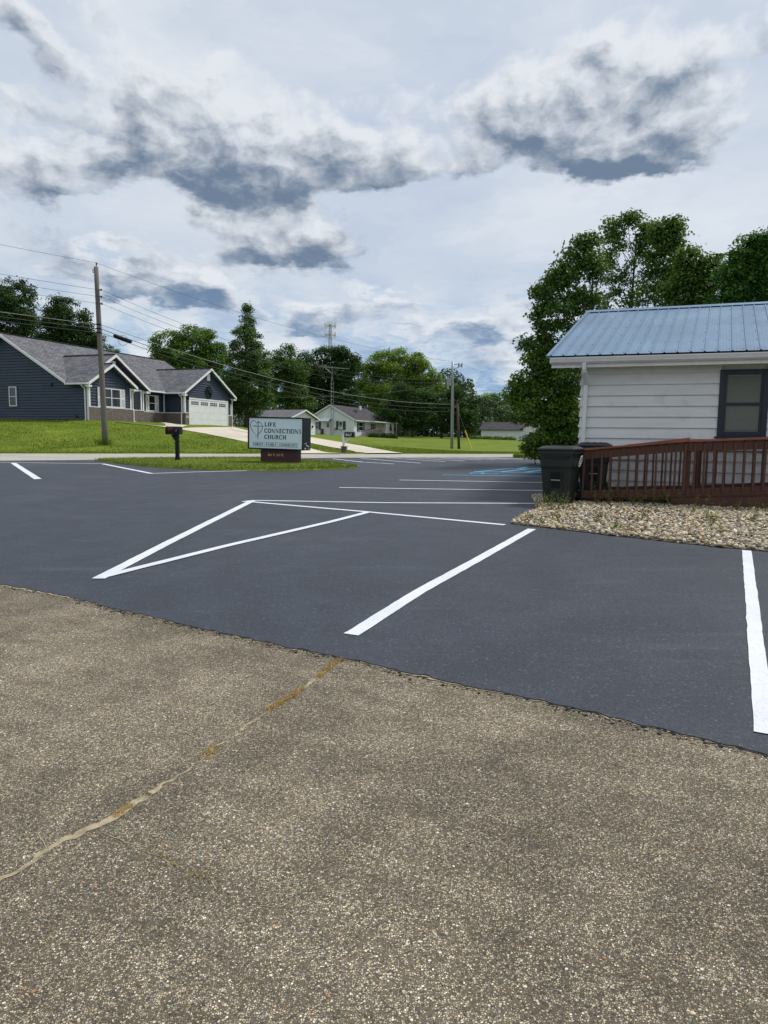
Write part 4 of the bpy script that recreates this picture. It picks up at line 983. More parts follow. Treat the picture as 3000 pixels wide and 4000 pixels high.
while x0 < 8.6:
    mb = MB(); sc_ = MB(); cs = []
    for i in range(3):
        xr = x0 + i * RIB + .05
        cs += [(xr - .05 if i else x0, 0), (xr, 0), (xr + .012, .019), (xr + .030, .019), (xr + .042, 0)]
        for q in (.105, .165): cs += [(xr + q - .006, 0), (xr + q, .0035), (xr + q + .006, 0)]
    cs.append((x0 + 3 * RIB + .001, 0))
    cs2 = []
    for c_ in cs:
        if not cs2 or c_[0] > cs2[-1][0] + 1e-5: cs2.append(c_)
    n0 = .001 * (pi % 2)
    for (xa, na), (xb, nb) in zip(cs2[:-1], cs2[1:]):
        mb.face([rp(xa, 0, na + n0), rp(xb, 0, nb + n0), rp(xb, 1, nb + n0), rp(xa, 1, na + n0)])
    for i in range(3):
        for t in (.03, .19, .36, .53, .70, .87):
            p = rp(x0 + i * RIB + .20, t, n0); d_ = .009
            sc_.hexa([rp(x0 + i * RIB + .02 + a * d_, t + b * d_ / 4.8, n0) for a, b in ((-1, -1), (1, -1), (1, 1), (-1, 1))], [rp(x0 + i * RIB + .02 + a * d_ * .7, t + b * d_ / 6, n0 + .008) for a, b in ((-1, -1), (1, -1), (1, 1), (-1, 1))])
    pn = mb.build('roof_panel', M['bluesteel'], roof)
    tag(sc_.build('screws', M['navy'], roof), kind='stuff')
    x0 += 3 * RIB; pi += 1
mb = MB(); mb.hexa([rp(-.82, -.01, -.03), rp(-.76, -.01, -.03), rp(-.76, 1.0, -.03), rp(-.82, 1.0, -.03)], [rp(-.82, -.01, .025), rp(-.74, -.01, .025), rp(-.74, 1.0, .025), rp(-.82, 1.0, .025)]); mb.build('rake_trim', M['bluesteel'], roof)
mb = MB(); mb.hexa([rp(-.84, .965, .02), rp(8.6, .965, .02), (9.0, 4.25, 4.70), (-.84 + SK, 4.25, 4.70)], [rp(-.84, .965, .028), rp(8.6, .965, .028), (9.0, 4.25, 4.745), (-.84 + SK, 4.25, 4.745)]); mb.build('ridge_cap', M['bluesteel'], roof)

# ================================================================== objects
# ---------------------------------------------------------------- red wooden ramp
rm = empty('wooden_ramp', tuple(RAMP_O), GRID, 'red-brown wooden wheelchair ramp with baluster railings along the white building', 'ramp')
def capz(x): return 1.07 + .21 / 2.0 * min(x, 2.0) + max(0, x - 2.0) * .045       # top of the handrail
def lowz(x): return .10 + .105 / 2.0 * min(x, 2.0) + max(0, x - 2.0) * .075
RW, RC = M['redwood'], M['redcap']
def seg(y, x0, x1, zf, dz0, dz1, t, name, m):
    mb = MB(); xs_ = [x0] + ([2.0] if x0 < 2.0 < x1 else []) + [x1]
    for a, b in zip(xs_[:-1], xs_[1:]):
        mb = MB(); g = .003
        mb.hexa([(a, y, zf(a) + dz0), (b - g, y, zf(b) + dz0), (b - g, y + t, zf(b) + dz0), (a, y + t, zf(a) + dz0)], [(a, y, zf(a) + dz1), (b - g, y, zf(b) + dz1), (b - g, y + t, zf(b) + dz1), (a, y + t, zf(a) + dz1)])
        mb.build(name, m, rm, bevel=.005)
for y0, sgn, xs0 in ((0.0, -1, 0.0), (1.15, 1, .30)):
    seg(y0, xs0 - .05, 7.5, capz, -.21, -.037, .04, 'top_rail', RW)
    seg(y0 - .05, xs0 - .10, 7.5, lambda x: capz(x) + (.012 if x > 2 else 0), -.035, .004, .145, 'handrail_cap', RC)
    seg(y0, xs0 - .05, 7.5, lowz, .0, .15, .04, 'bottom_rail', RW)
    xk = xs0 + .10; 
    while xk < 7.3:
        ln = rnd.uniform(-.01, .01); yb = y0 - .039 if sgn < 0 else y0 - .039
        mb = MB(); z0_, z1_ = lowz(xk) + .06 + ln, capz(xk) - .055 + ln
        mb.hexa([(xk, yb, z0_), (xk + .038, yb, z0_), (xk + .038, yb + .038, z0_ - .0), (xk, yb + .038, z0_)], [(xk + ln, yb, z1_ - .012), (xk + .038 + ln, yb, z1_ - .012), (xk + .038 + ln, yb + .038, z1_ + .012), (xk + ln, yb + .038, z1_ + .012)])
        mb.build('baluster', RW, rm); xk += .167
    for xp in ((1.93, 4.1, 6.3) if sgn < 0 else (xs0 + .02, 2.2, 4.3)):
        mb = MB().box(xp, xp + .13, y0 + .042, y0 + .172, -.15, capz(xp) - .04); mb.build('post', RW, rm, bevel=.006)
# the kinked loose end of the first handrail board
mb = MB(); mb.hexa([(.9, -.05, capz(.9) + .006), (2.02, -.05, 1.285), (2.02, .09, 1.285), (.9, .09, capz(.9) + .006)], [(.9, -.05, capz(.9) + .012), (2.02, -.05, 1.325), (2.02, .09, 1.325), (.9, .09, capz(.9) + .012)]); mb.build('handrail_cap', RC, rm)
k = 0; xk = .02
while xk < 7.2:
    z_ = .10 + .045 * xk
    MB().hexa([(xk, .04, z_ - .03), (xk + .136, .04, z_ - .024), (xk + .136, 1.15, z_ - .024), (xk, 1.15, z_ - .03)], [(xk, .04, z_ + .008), (xk + .136, .04, z_ + .014), (xk + .136, 1.15, z_ + .014), (xk, 1.15, z_ + .008)]).build('deck_plank', RW, rm); xk += .142
mb = MB(); mb.hexa([(1.75, .006, .045), (7.5, .006, .05), (7.5, .044, .05), (1.75, .044, .045)], [(1.75, .006, .175), (7.5, .006, .46), (7.5, .044, .46), (1.75, .044, .175)]); mb.build('skirt_board', RW, rm, bevel=.004)

# ---------------------------------------------------------------- wheeled carts
def cart(p, rz, label):
    c = empty('trash_cart', p, rz, label, 'trash cart', 'wheeled carts at the end of the ramp')
    W0, D0, W1, D1, H = .24, .27, .315, .36, .98
    mb = MB()
    def ring(w, d, z, r=.05, yo=0):
        out = []
        for cx, cy, a0 in ((w - r, d - r, 0), (-w + r, d - r, 90), (-w + r, -d + r, 180), (w - r, -d + r, 270)):
            for k in range(4):
                t = math.radians(a0 + 30 * k); out.append((cx + r * math.cos(t), cy + r * math.sin(t) + yo, z))
        return out
    def loft(rs, mi=0):
        n = len(rs[0]); b = len(mb.v)
        for r in rs: mb.v += r
        for k in range(len(rs) - 1):
            for j in range(n): j2 = (j + 1) % n; mb.f.append((b + k * n + j, b + k * n + j2, b + (k + 1) * n + j2, b + (k + 1) * n + j)); mb.m.append(mi)
        mb.f.append(tuple(b + j for j in reversed(range(n)))); mb.m.append(mi); mb.f.append(tuple(b + (len(rs) - 1) * n + j for j in range(n))); mb.m.append(mi)
    loft([ring(W0, D0, .03), ring(W0 + .045, D0 + .05, .62), ring(W0 + .05, D0 + .055, .66), ring(W0 + .062, D0 + .068, .70), ring(W1 - .008, D1 - .008, .93), ring(W1, D1, .95), ring(W1, D1, H - .01)])
    body = mb.build('body', M['cart'], c, smooth=False, bevel=.006)
    mb = MB(); loft([ring(W1 + .022, D1 + .022, .935), ring(W1 + .026, D1 + .026, .945), ring(W1 + .026, D1 + .026, .985), ring(W1 + .018, D1 + .018, .992)]); mb.build('rim', M['cart'], c)
    # rim skirt with its wide V and ribs on the front
    mb = MB(); yf = -(D1 + .024)
    mb.hexa([(-W1 - .01, yf, .94), (-W1 + .11, yf + .012, .85), (W1 - .11, yf + .012, .85), (W1 + .01, yf, .94)], [(-W1 - .01, yf + .05, .94), (-W1 + .11, yf + .06, .85), (W1 - .11, yf + .06, .85), (W1 + .01, yf + .05, .94)])
    for k in range(9): xx = -.2 + k * .05; mb.box(xx - .004, xx + .004, yf - .006, yf + .02, .86, .935)
    mb.build('rim_skirt', M['cart'], c)
    mb = MB(); loft([ring(W1 + .034, D1 + .038, .994, .06), ring(W1 + .038, D1 + .042, 1.004, .06), ring(W1 + .036, D1 + .040, 1.03, .06), ring(W1 + .0, D1 + .005, 1.045, .06), ring(W1 - .05, D1 - .06, 1.075, .08), ring(W1 - .09, D1 - .10, 1.082, .08)])
    lid = mb.build('lid', M['cartlid'], c, bevel=.004)
    mb = MB(); [mb.box(sx_ - .012, sx_ + .012, -.2, .22, 1.074, 1.092) for sx_ in (-.13, 0, .13)]; mb.build('lid_ridge', M['cartlid'], lid)
    # recess with the lifting bar
    mb = MB(); fy = lambda z: -(D0 + .05 * (z - .03) / .59) - .004
    mb.hexa([(-.085, fy(.30), .30), (.085, fy(.30), .30), (.085, fy(.30) + .02, .30), (-.085, fy(.30) + .02, .30)], [(-.085, fy(.60), .60), (.085, fy(.60), .60), (.085, fy(.60) + .02, .60), (-.085, fy(.60) + .02, .60)]); rec = mb.build('recess', M['black_plastic'], c)
    mb = MB(); mb.tube([(-.085, fy(.45) - .010, .45), (.085, fy(.45) - .010, .45)], .012, 8); mb.build('lift_bar', M['galv'], rec)
    mb = MB()
    for sx_ in (-1, 1): mb.hexa([(sx_ * .15, fy(.05) + .004, .05), (sx_ * .17, fy(.05) + .004, .05), (sx_ * .17, fy(.05) + .03, .05), (sx_ * .15, fy(.05) + .03, .05)], [(sx_ * .095, fy(.60) - .012, .60), (sx_ * .115, fy(.60) - .012, .60), (sx_ * .115, fy(.60) + .03, .60), (sx_ * .095, fy(.60) + .03, .60)])
    mb.build('stiffener', M['cart'], body)
    for sx_ in (-1, 1):
        mb = MB(); mb.tube([(sx_ * .25, .30, .13), (sx_ * .31, .30, .13)], .125, 18); wl_ = mb.build('wheel', M['black_plastic'], c)
    mb = MB(); mb.tube([(-.22, .40, .95), (-.22, .46, .97), (.22, .46, .97), (.22, .40, .95)], .018, 8); mb.build('handle', M['cart'], c)
    # white oval mark on the right side
    mb = MB(); sx_ = W0 + .075
    pts = [(sx_ + .004 + .05 * (zz - .72) / .2, .02 + .07 * math.cos(t), zz) for t in np.linspace(0, 2 * math.pi, 20) for zz in [.80 + .10 * math.sin(t)]]
    mb.tube([(a + .012, b, zc_) for a, b, zc_ in pts], .008, 5); 
    for q in (-.04, 0, .04): mb.tube([(sx_ + .036, -.02, .80 + q), (sx_ + .036, .06, .80 + q)], .006, 5)
    mb.build('oval_logo', M['white'], body)
    return c
cp = lot(2186, 1968); cart((cp[0], cp[1], cp[2] + .01), GRID - math.radians(10), 'dark green wheeled trash cart in front, at the foot of the ramp').scale = (1.06, 1.06, 1.05)
cp = RAMP_O + VX * .62 + UX * .26
cart((cp[0], cp[1], plane(cp[0], cp[1]) + .115), GRID + math.radians(4), 'second dark trash cart, half hidden behind the front one and the railing')

# ---------------------------------------------------------------- lettering
class Ink:
    def __init__(s): s.q = []
    def pl(s, pts, w):
        if not hasattr(w, '__len__'): w = [w] * len(pts)
        P = np.array(pts, float); L = []; Rr = []
        for k in range(len(P)):
            d = P[min(k + 1, len(P) - 1)] - P[max(k - 1, 0)]; d = d / (np.linalg.norm(d) + 1e-9); n = np.array([-d[1], d[0]])
            L.append(P[k] + n * w[k] / 2); Rr.append(P[k] - n * w[k] / 2)
        for k in range(len(P) - 1): s.q.append([L[k], Rr[k], Rr[k + 1], L[k + 1]])
    def bx(s, x0, x1, y0, y1): s.q.append([np.array(p, float) for p in ((x0, y0), (x1, y0), (x1, y1), (x0, y1))])
def glyph(ch):
    g = Ink(); T, t = .25, .13
    def v(x, y0=0, y1=1, w=T, s0=True, s1=True):
        g.bx(x - w / 2, x + w / 2, y0, y1)
        if s0: g.bx(x - w / 2 - .08, x + w / 2 + .08, y0, y0 + .055)
        if s1: g.bx(x - w / 2 - .08, x + w / 2 + .08, y1 - .055, y1)
    def arc(cx, cy, rx, ry, a0, a1, thick=T, thin=t, n=22):
        A_ = [math.radians(a0 + (a1 - a0) * k / n) for k in range(n + 1)]
        g.pl([(cx + rx * math.cos(a), cy + ry * math.sin(a)) for a in A_], [thin + (thick - thin) * abs(math.cos(a)) ** 1.3 for a in A_])
    w = .8
    if ch == 'I': v(.2); w = .4
    elif ch in 'LFE':
        v(.2); w = .78
        if ch in 'LE': g.bx(.2, .72, 0, t); g.bx(.655, .72, 0, .28)
        if ch in 'FE': g.bx(.2, .70, 1 - t, 1); g.bx(.64, .70, .74, 1); g.bx(.2, .54, .48, .48 + t); g.bx(.49, .54, .38, .66)
    elif ch == 'H': v(.2); v(.80); g.bx(.2, .8, .47, .47 + t); w = 1.0
    elif ch == 'N': v(.17, w=.08); v(.83, w=.08, s0=False); g.pl([(.12, 1), (.83, 0)], .2); w = 1.02
    elif ch == 'T': v(.42, s1=False); g.bx(.03, .81, 1 - t, 1); g.bx(.03, .09, .72, 1); g.bx(.75, .81, .72, 1); w = .84
    elif ch == 'U': v(.2, .3, 1, s0=False); v(.78, .3, 1, w=.08, s0=False); arc(.47, .32, .28, .29, 180, 360, T, t); w = .96
    elif ch == 'R': v(.2); arc(.42, .75, .24, .215, -90, 90); g.bx(.2, .43, 1 - t, 1); g.bx(.2, .43, .5, .5 + t); g.pl([(.45, .52), (.82, .02)], .18); g.bx(.74, .94, 0, .055); w = .92
    elif ch == 'C': arc(.46, .5, .37, .465, 42, 322); g.bx(.71, .78, .68, .98); w = .88
    elif ch == 'O': arc(.48, .5, .38, .465, 0, 360, n=30); w = .96
    elif ch == 'S': g.pl([(.60, .78), (.52, .93), (.34, .965), (.15, .88), (.13, .70), (.28, .56), (.48, .44), (.59, .29), (.54, .12), (.36, .035), (.18, .08), (.10, .25)], [.08, .09, .09, .13, .16, .19, .20, .17, .13, .09, .09, .08]); g.bx(.57, .63, .70, .97); g.bx(.06, .12, .03, .30); w = .72
    elif ch == 'A': g.pl([(.12, 0), (.44, 1)], .08); g.pl([(.40, 1), (.76, 0)], .19); g.bx(.22, .62, .30, .37); g.bx(.0, .25, 0, .055); g.bx(.62, .92, 0, .055); w = .9
    elif ch == 'M': v(.16, w=.08); v(.98, w=T); g.pl([(.14, 1), (.52, .05)], .18); g.pl([(.52, .05), (.92, 1)], .08); w = 1.16
    elif ch == 'Y': g.pl([(.10, 1), (.44, .45)], .18); g.pl([(.76, 1), (.44, .45)], .08); v(.44, 0, .5, s1=False); g.bx(0, .26, .945, 1); g.bx(.62, .90, .945, 1); w = .88
    elif ch == '*': arc(.2, .5, .07, .07, 0, 360, .14, .14, 10); w = .42
    elif ch == '6': arc(.36, .30, .26, .28, 0, 360, .16); g.pl([(.12, .32), (.16, .62), (.32, .85), (.56, .98)], [.16, .15, .1, .06]); w = .72
    elif ch == '0': arc(.36, .34, .28, .32, 0, 360, .15); w = .74
    elif ch == '1': v(.22, 0, .7, .15, True, False); g.pl([(.08, .60), (.22, .68)], .07); w = .46
    elif ch == '5': arc(.30, .14, .24, .26, -110, 110, .16); g.bx(.14, .20, .34, .68); g.bx(.14, .52, .62, .70); w = .62
    elif ch == '2': g.pl([(.10, .72), (.20, .92), (.42, .95), (.55, .76), (.44, .48), (.12, .05)], [.1, .1, .12, .17, .15, .08]); g.bx(.08, .60, 0, .11); w = .68
    elif ch == 't': v(.2, .08, .85, .13, False, False); g.bx(.05, .40, .60, .67); g.pl([(.2, .10), (.30, .03), (.42, .08)], .08); w = .44
    elif ch == 'h': v(.17, 0, 1.02, .13); v(.55, 0, .45, .13, True, False); arc(.37, .42, .19, .22, 0, 170, .12, .07); w = .74
    elif ch == '.': arc(.12, .06, .05, .05, 0, 360, .10, .10, 8); w = .28
    elif ch == ' ': w = .34
    return g.q, w
def lettering(name, text, x0, z0, h, width, mp, m, parent, gap=.08):
    """text set to a given width; mp(x, z, out) maps to the face"""
    mb = MB(); cur = 0; items = []
    for ch in text:
        q, w = glyph(ch); items.append((cur, q)); cur += w + gap
    sx_ = width / (cur - gap); k = 0
    for off, q in items:
        for poly in q:
            k += 1; o = .0015 + .00035 * (k % 9)
            mb.face([mp(x0 + (off + p[0]) * sx_, z0 + p[1] * h, o) for p in poly])
    return mb.build(name, m, parent)

# ---------------------------------------------------------------- church sign
SO = lot(1153.2, 1819.9)
sg = empty('church_sign', tuple(SO), GRID, 'pale church sign box in a black frame on a maroon base, on the grass island', 'sign')
sg.rotation_euler = (0, .016, GRID)
MB().box(-1.50, .0, .06, .46, -.15, .60).build('base', M['maroon'], sg, bevel=.006)
FX0, FX1, FZ0, FZ1, FY = -1.98, .33, .575, 1.765, -.04
cab = MB().box(FX0, FX1, FY, .58, FZ0, FZ1).build('cabinet', M['black'], sg, bevel=.008)
face = MB().box(FX0 + .045, FX1 - .035, FY - .006, FY + .02, FZ0 + .04, FZ1 - .045).build('sign_face', M['signface'], sg)
fm = MB(); y0, y1 = FY - .03, FY - .004
fm.box(FX0 - .004, FX1 + .004, y0, y1, FZ1 - .045, FZ1 + .004); fm.box(FX0 - .004, FX1 + .004, y0, y1, FZ0 - .004, FZ0 + .04); fm.box(FX0 - .004, FX0 + .045, y0, y1, FZ0 + .04, FZ1 - .045); fm.box(FX1 - .035, FX1 + .004, y0, y1, FZ0 + .04, FZ1 - .045)
fm.build('frame', M['black'], cab)
fmap = lambda x, z, o: (x, FY - .006 - o, z)
LX = FX0 + .045; sx_ = 2.23 / 872.0; TX = lambda zx: LX + (zx - 308) * sx_; TZ = lambda d: FZ1 - .045 - d
lettering('lettering', 'LIFE', TX(565), TZ(.305), .155, 190 * sx_, fmap, M['ink'], face)
lettering('lettering', 'CONNECTIONS', TX(563), TZ(.540), .160, 602 * sx_, fmap, M['ink'], face)
lettering('lettering', 'CHURCH', TX(563), TZ(.765), .155, 360 * sx_, fmap, M['ink'], face)
lettering('lettering', 'CHRIST * FAMILY * COMMUNITY', TX(373), TZ(1.015), .092, 738 * sx_, fmap, M['ink'], face)
mb = MB()
for d in (.895, 1.045): mb.face([fmap(TX(368), TZ(d), .002), fmap(TX(1118), TZ(d), .002), fmap(TX(1118), TZ(d) + .010, .002), fmap(TX(368), TZ(d) + .010, .002)])
mb.build('rule', M['ink'], face)
def brush(pts, w, m, name, o=.002):
    g = Ink(); g.pl(pts, w); mb = MB()
    for k, q in enumerate(g.q): mb.face([fmap(p[0], p[1], o + .0002 * (k % 3)) for p in q])
    return mb.build(name, m, face)
def ez(zx, zy): return (TX(zx), TZ((zy - 214 - (zx - 308) * .03) * .00225))
cm = lambda P, n=8: [tuple(.5 * ((2 * np.array(p1)) + (-np.array(p0) + p2) * t + (2 * np.array(p0) - 5 * np.array(p1) + 4 * np.array(p2) - p3) * t ** 2 + (-np.array(p0) + 3 * np.array(p1) - 3 * np.array(p2) + p3) * t ** 3)) for p0, p1, p2, p3 in zip([P[0]] + P[:-2], P[:-1], P[1:], P[2:] + [P[-1]]) for t in np.linspace(0, 1, n, False)] + [P[-1]]
hl = cm([np.array(ez(*p)) for p in [(425, 300), (405, 268), (375, 260), (345, 280), (332, 330), (345, 390), (385, 455), (420, 495)]])
brush(hl, list(np.interp(np.linspace(0, 1, len(hl)), [0, .3, .7, 1], [.012, .026, .024, .010])), M['inkred'], 'heart_emblem')
hr = cm([np.array(ez(*p)) for p in [(430, 300), (470, 288), (505, 300), (528, 340), (525, 400), (500, 445), (460, 490), (415, 522)]])
brush(hr, list(np.interp(np.linspace(0, 1, len(hr)), [0, .3, .7, 1], [.030, .020, .022, .012])), M['inkred'], 'heart_emblem', .0030)
brush([ez(460, 256), ez(457, 350), ez(458, 450), ez(455, 568)], [.020, .030, .036, .016], M['ink'], 'cross_emblem', .0040)
brush([ez(372, 346), ez(420, 350), ez(500, 352), ez(552, 354)], [.022, .032, .022, .012], M['ink'], 'cross_emblem', .0050)
brush([ez(448, 345), ez(466, 353)], [.03, .03], M['gold'], 'cross_emblem', .0062)
lettering('address_lettering', '601 S. 5th St.', -1.18, .33, .105, .68, lambda x, z, o: (x, .06 - o - .001, z), M['gold'], sg)
# worn sticker bits on the black side of the cabinet
mb = MB(); r = random.Random(3); f = lambda y, z, o: (FX1 + .001 + o, y, z)
for (y, z, w, h) in [(.10, .62, .09, .05), (.16, .80, .04, .03), (.22, .74, .07, .035), (.12, .83, .03, .015), (.20, .84, .05, .012), (.08, .81, .02, .02), (.30, .72, .16, .02), (.25, .76, .03, .02)]:
    mb.face([f(y, z, .002), f(y + w, z, .002), f(y + w, z + h, .002), f(y, z + h, .002)])
mb.build('sticker_remains', M['white'], cab); MB().box(FX1, FX1 + .03, .30, .48, .58, .68).build('switch_box', M['block'], cab)

# ---------------------------------------------------------------- mailboxes
def mailbox_shell(mb, L, w, h, y0, z0, n=9):
    pr = [(-w / 2, 0), (w / 2, 0)] + [(w / 2 * math.cos(t), h * .55 + h * .45 * math.sin(t)) for t in np.linspace(0, math.pi, n)]
    return mb.hexa([(-L / 2, y0 + a, z0 + b) for a, b in pr], [(L / 2, y0 + a, z0 + b) for a, b in pr])
mp_ = lot(694, 1809)
bm = empty('black_mailbox', (mp_[0], mp_[1], mp_[2] + .03), GRID + .15, 'black plastic mailbox with red flag on a black post, on the grass island', 'mailbox')
MB().box(-.065, .065, -.065, .065, -.1, 1.10).build('post', M['black_plastic'], bm, bevel=.01)
MB().box(-.08, .08, -.08, .08, .0, .16).build('post_skirt', M['black_plastic'], bm, bevel=.01)
MB().hexa([(-.06, -.05, .82), (-.02, -.05, .80), (-.02, .05, .80), (-.06, .05, .82)], [(-.26, -.05, 1.08), (-.10, -.05, 1.09), (-.10, .05, 1.09), (-.26, .05, 1.08)]).build('bracket', M['black_plastic'], bm, bevel=.01)
bx_ = mailbox_shell(MB(), .58, .27, .31, 0, 1.09).build('box', M['black_plastic'], bm, bevel=.012); bx_.location.x = -.12
d_ = mailbox_shell(MB(), .03, .29, .325, 0, 1.085).build('door', M['black_plastic'], bm, bevel=.008); d_.location.x = -.42
MB().box(-.30, -.12, -.155, -.142, 1.26, 1.345).box(-.30, -.26, -.155, -.142, 1.20, 1.26).build('flag', M['redflag'], bm, bevel=.004)
MB().tube([(.02, -.15, 1.20), (.05, -.15, 1.24), (.02, -.15, 1.26), (.06, -.15, 1.28)], .006, 5).build('emblem', M['white'], bm)
mp_ = on_ground(1344, 1769.5, 30, 60)
wm = empty('white_post_mailbox', tuple(mp_), GRID + .1, 'black mailbox numbered 602 on a white post in a grey block', 'mailbox')
MB().box(-.14, .14, -.14, .14, -.3, .34).build('block_base', M['block'], wm, bevel=.02); MB().box(-.17, .17, -.17, .17, .34, .37).build('block_cap', M['block'], wm)
MB().box(-.09, .03, -.06, .06, .37, 1.02).build('post', M['white'], wm, bevel=.01)
MB().box(-.12, .50, -.05, .05, .80, .86).build('arm', M['white'], wm, bevel=.008)
MB().beam((-.02, 0, .50), (.30, 0, .82), .06, .06, (0, 1, 0)).build('brace', M['white'], wm)
b2_ = mailbox_shell(MB(), .52, .27, .30, 0, .862).build('box', M['black'], wm, bevel=.012); b2_.location.x = .30
mailbox_shell(MB(), .02, .285, .315, 0, .855).build('door', M['black'], wm).location.x = .57
lettering('house_number', '602', .12, .93, .16, .36, lambda x, z, o: (x, -.139 - o, z), M['white'], wm)

# ---------------------------------------------------------------- utility poles
P1 = depth(412, 1739, 38.0); P1[2] = gz(P1[0], P1[1]); top1 = depth(375, 1043, 38.0)
up = empty('utility_pole', tuple(P1), 0, 'tall weathered wooden utility pole on the lawn before the blue house', 'utility pole', 'utility poles')
lean = (top1 - P1)
MB().tube([lean * t + np.array([0, 0, -.5 if t == 0 else 0]) for t in np.linspace(0, 1, 8)], list(np.linspace(.165, .115, 8)), 12).build('pole', M['polewood'], up, smooth=True)
def at1(py): t = (1739 - py) / (1739 - 1043); return lean * t
mb = MB(); t_ = lean; mb.tube([t_ + [.0, 0, -.2], t_ + [.03, 0, .22]], .025, 8); mb.lathe([(.03, 0), (.06, .03), (.03, .06), (.055, .09), (.02, .12)], tuple(t_ + [.03, 0, .12]), 10); mb.build('top_insulator', M['block'], up)
for py in (1131, 1157, 1184):
    p = at1(py); mb = MB(); mb.beam(p + [.08, -.05, 0], p + [.26, -.05, 0], .05, .05); mb.lathe([(.03, -.06), (.05, -.03), (.035, 0), (.05, .03), (.03, .06)], tuple(p + [.23, -.05, 0]), 8); mb.build('spool_insulator', M['block'], up)
for py in (1055, 1063): p = at1(py); MB().beam(p + [-.19, -.03, 0], p + [-.05, -.03, 0], .06, .06).build('bracket', M['galv'], up)
for py in (1264, 1281, 1296): p = at1(py); MB().tube([p + [-.13, -.11, .0], p + [0, -.15, 0], p + [.14, -.1, 0]], .035, 6).build('clamp', M['black'], up)
P2 = depth(1765, 1755, 62.0); P2[2] = gz(P2[0], P2[1]); top2 = depth(1768, 1415, 62.0)
up2 = empty('utility_pole', tuple(P2), 0, 'grey utility pole with a transformer beside the road, right of the white house', 'utility pole', 'utility poles')
l2 = top2 - P2
MB().tube([l2 * t + np.array([0, 0, -.5 if t == 0 else 0]) for t in np.linspace(0, 1, 6)], list(np.linspace(.14, .10, 6)), 10).build('pole', M['galv'], up2, smooth=True)
def at2(py): t = (1755 - py) / (1755 - 1415); return l2 * t
p = at2(1492); mb = MB(); mb.lathe([(.18, -.35), (.21, -.33), (.21, .28), (.19, .32), (.05, .36)], tuple(p + [-.30, -.05, 0]), 14); mb.tube([p + [-.34, -.05, .32], p + [-.34, -.05, .55]], .035, 6); mb.build('transformer', M['galv'], up2)
p = at2(1424); mb = MB(); mb.tube([p, p + [.45, 0, .05], p + [.85, 0, -.08]], .03, 6); mb.tube([p + [0, 0, -.5], p + [.8, 0, -.05]], .025, 6)
for a in (.55, .82): mb.lathe([(.03, -.25), (.06, -.2), (.04, -.1), (.06, -.02), (.03, .15)], tuple(p + [a, 0, 0]), 8)
mb.build('bracket_arm', M['block'], up2)
mb = MB(); p = at2(1455); mb.tube([p + [.1, -.1, 0], p + [.35, -.1, 0]], .03, 6); mb.lathe([(.04, -.2), (.06, 0), (.03, .25)], tuple(p + [.35, -.1, 0]), 8); mb.build('fuse_cutout', M['block'], up2)
MB().tube([at2(1740) + [.11, -.11, 0], at2(1520) + [.10, -.11, 0]], .03, 6).build('conduit', M['galv'], up2)
P3 = depth(1794, 1759, 61.0); P3[2] = gz(P3[0], P3[1]); top3 = depth(1787, 1575, 61.0)
up3 = empty('utility_pole', tuple(P3), 0, 'shorter brown pole just right of the grey utility pole', 'utility pole', 'utility poles')
MB().tube([np.array([0, 0, -.5]), (top3 - P3)], [.13, .10], 10).build('pole', M['polewood2'], up3, smooth=True)
ga_, gb_ = depth(1845, 1766, 58.5), depth(1817, 1682, 59.5); ga_[2] = gz(ga_[0], ga_[1]) - .1
gy = empty('guy_wire', tuple(ga_), 0, 'slanting guy wire with a yellow guard beside the brown pole', 'guy wire')
MB().tube([(0, 0, 0), gb_ - ga_], .05, 8).build('guard', M['yellow'], gy); MB().tube([gb_ - ga_, top3 - ga_ + np.array([0, 0, -.4])], .012, 5).build('cable', M['wire'], gy)

# overhead wires: each span one wire
def span(name, a, b, sag, r, m, label, cat='wire', n=26):
    a, b = np.array(a), np.array(b); pts = []
    for k in range(n + 1):
        t = k / n; p = a + (b - a) * t; p[2] -= sag * 4 * t * (1 - t); pts.append(p)
    o = MB().tube([p - a for p in pts], r, 5, cap=False).build(name, m, None, smooth=True, loc=tuple(a)); return tag(o, label, cat, 'overhead wires')
LP = P1 + (P1 - P2) * np.array([1, 1, 0]) * .98 + np.array([0, 0, .3])         # the next pole, out of frame to the left
def A1(py, dx=.0): return P1 + at1(py) + np.array([dx, -.05, 0])
def A2(py): return P2 + at2(py)
lp = lambda py: LP + np.array([0, 0, at1(py)[2] + .5])
span('overhead_wire', A1(1028, .03), A2(1412), .75, .008, M['wire'], 'topmost thin wire running right from the tall wooden pole', )
span('overhead_wire', A1(1028, .03), lp(1028), .35, .008, M['wire'], 'topmost thin wire leaving the tall wooden pole to the left')
for i, (py, p2, wd) in enumerate([(1131, 1478, 'first'), (1157, 1490, 'second'), (1184, 1502, 'third')]):
    span('overhead_wire', A1(py, .25), A2(p2), 1.5, .009, M['wire'], wd + ' spool wire from the top, right of the tall wooden pole')
    span('overhead_wire', A1(py, .1), lp(py), .35, .009, M['wire'], wd + ' spool wire from the top, left of the tall wooden pole')
c5 = span('overhead_cable', A1(1264, .1), A2(1578), 1.05, .015, M['wire_pale'], 'pale strand sagging from the tall pole to the transformer pole', 'cable')
span('overhead_cable', A1(1264, -.1), lp(1264), .3, .015, M['wire_pale'], 'pale strand leaving the tall wooden pole to the left', 'cable')
span('overhead_cable', A1(1281, .1), A2(1592), 1.15, .017, M['wire'], 'black cable carrying the splice case, right of the tall pole', 'cable')
span('overhead_cable', A1(1281, -.1), lp(1281), .3, .017, M['wire'], 'upper black cable leaving the tall wooden pole to the left', 'cable')
span('overhead_cable', A1(1296, .1), A2(1606), 1.2, .014, M['wire'], 'lowest black cable right of the tall wooden pole', 'cable')
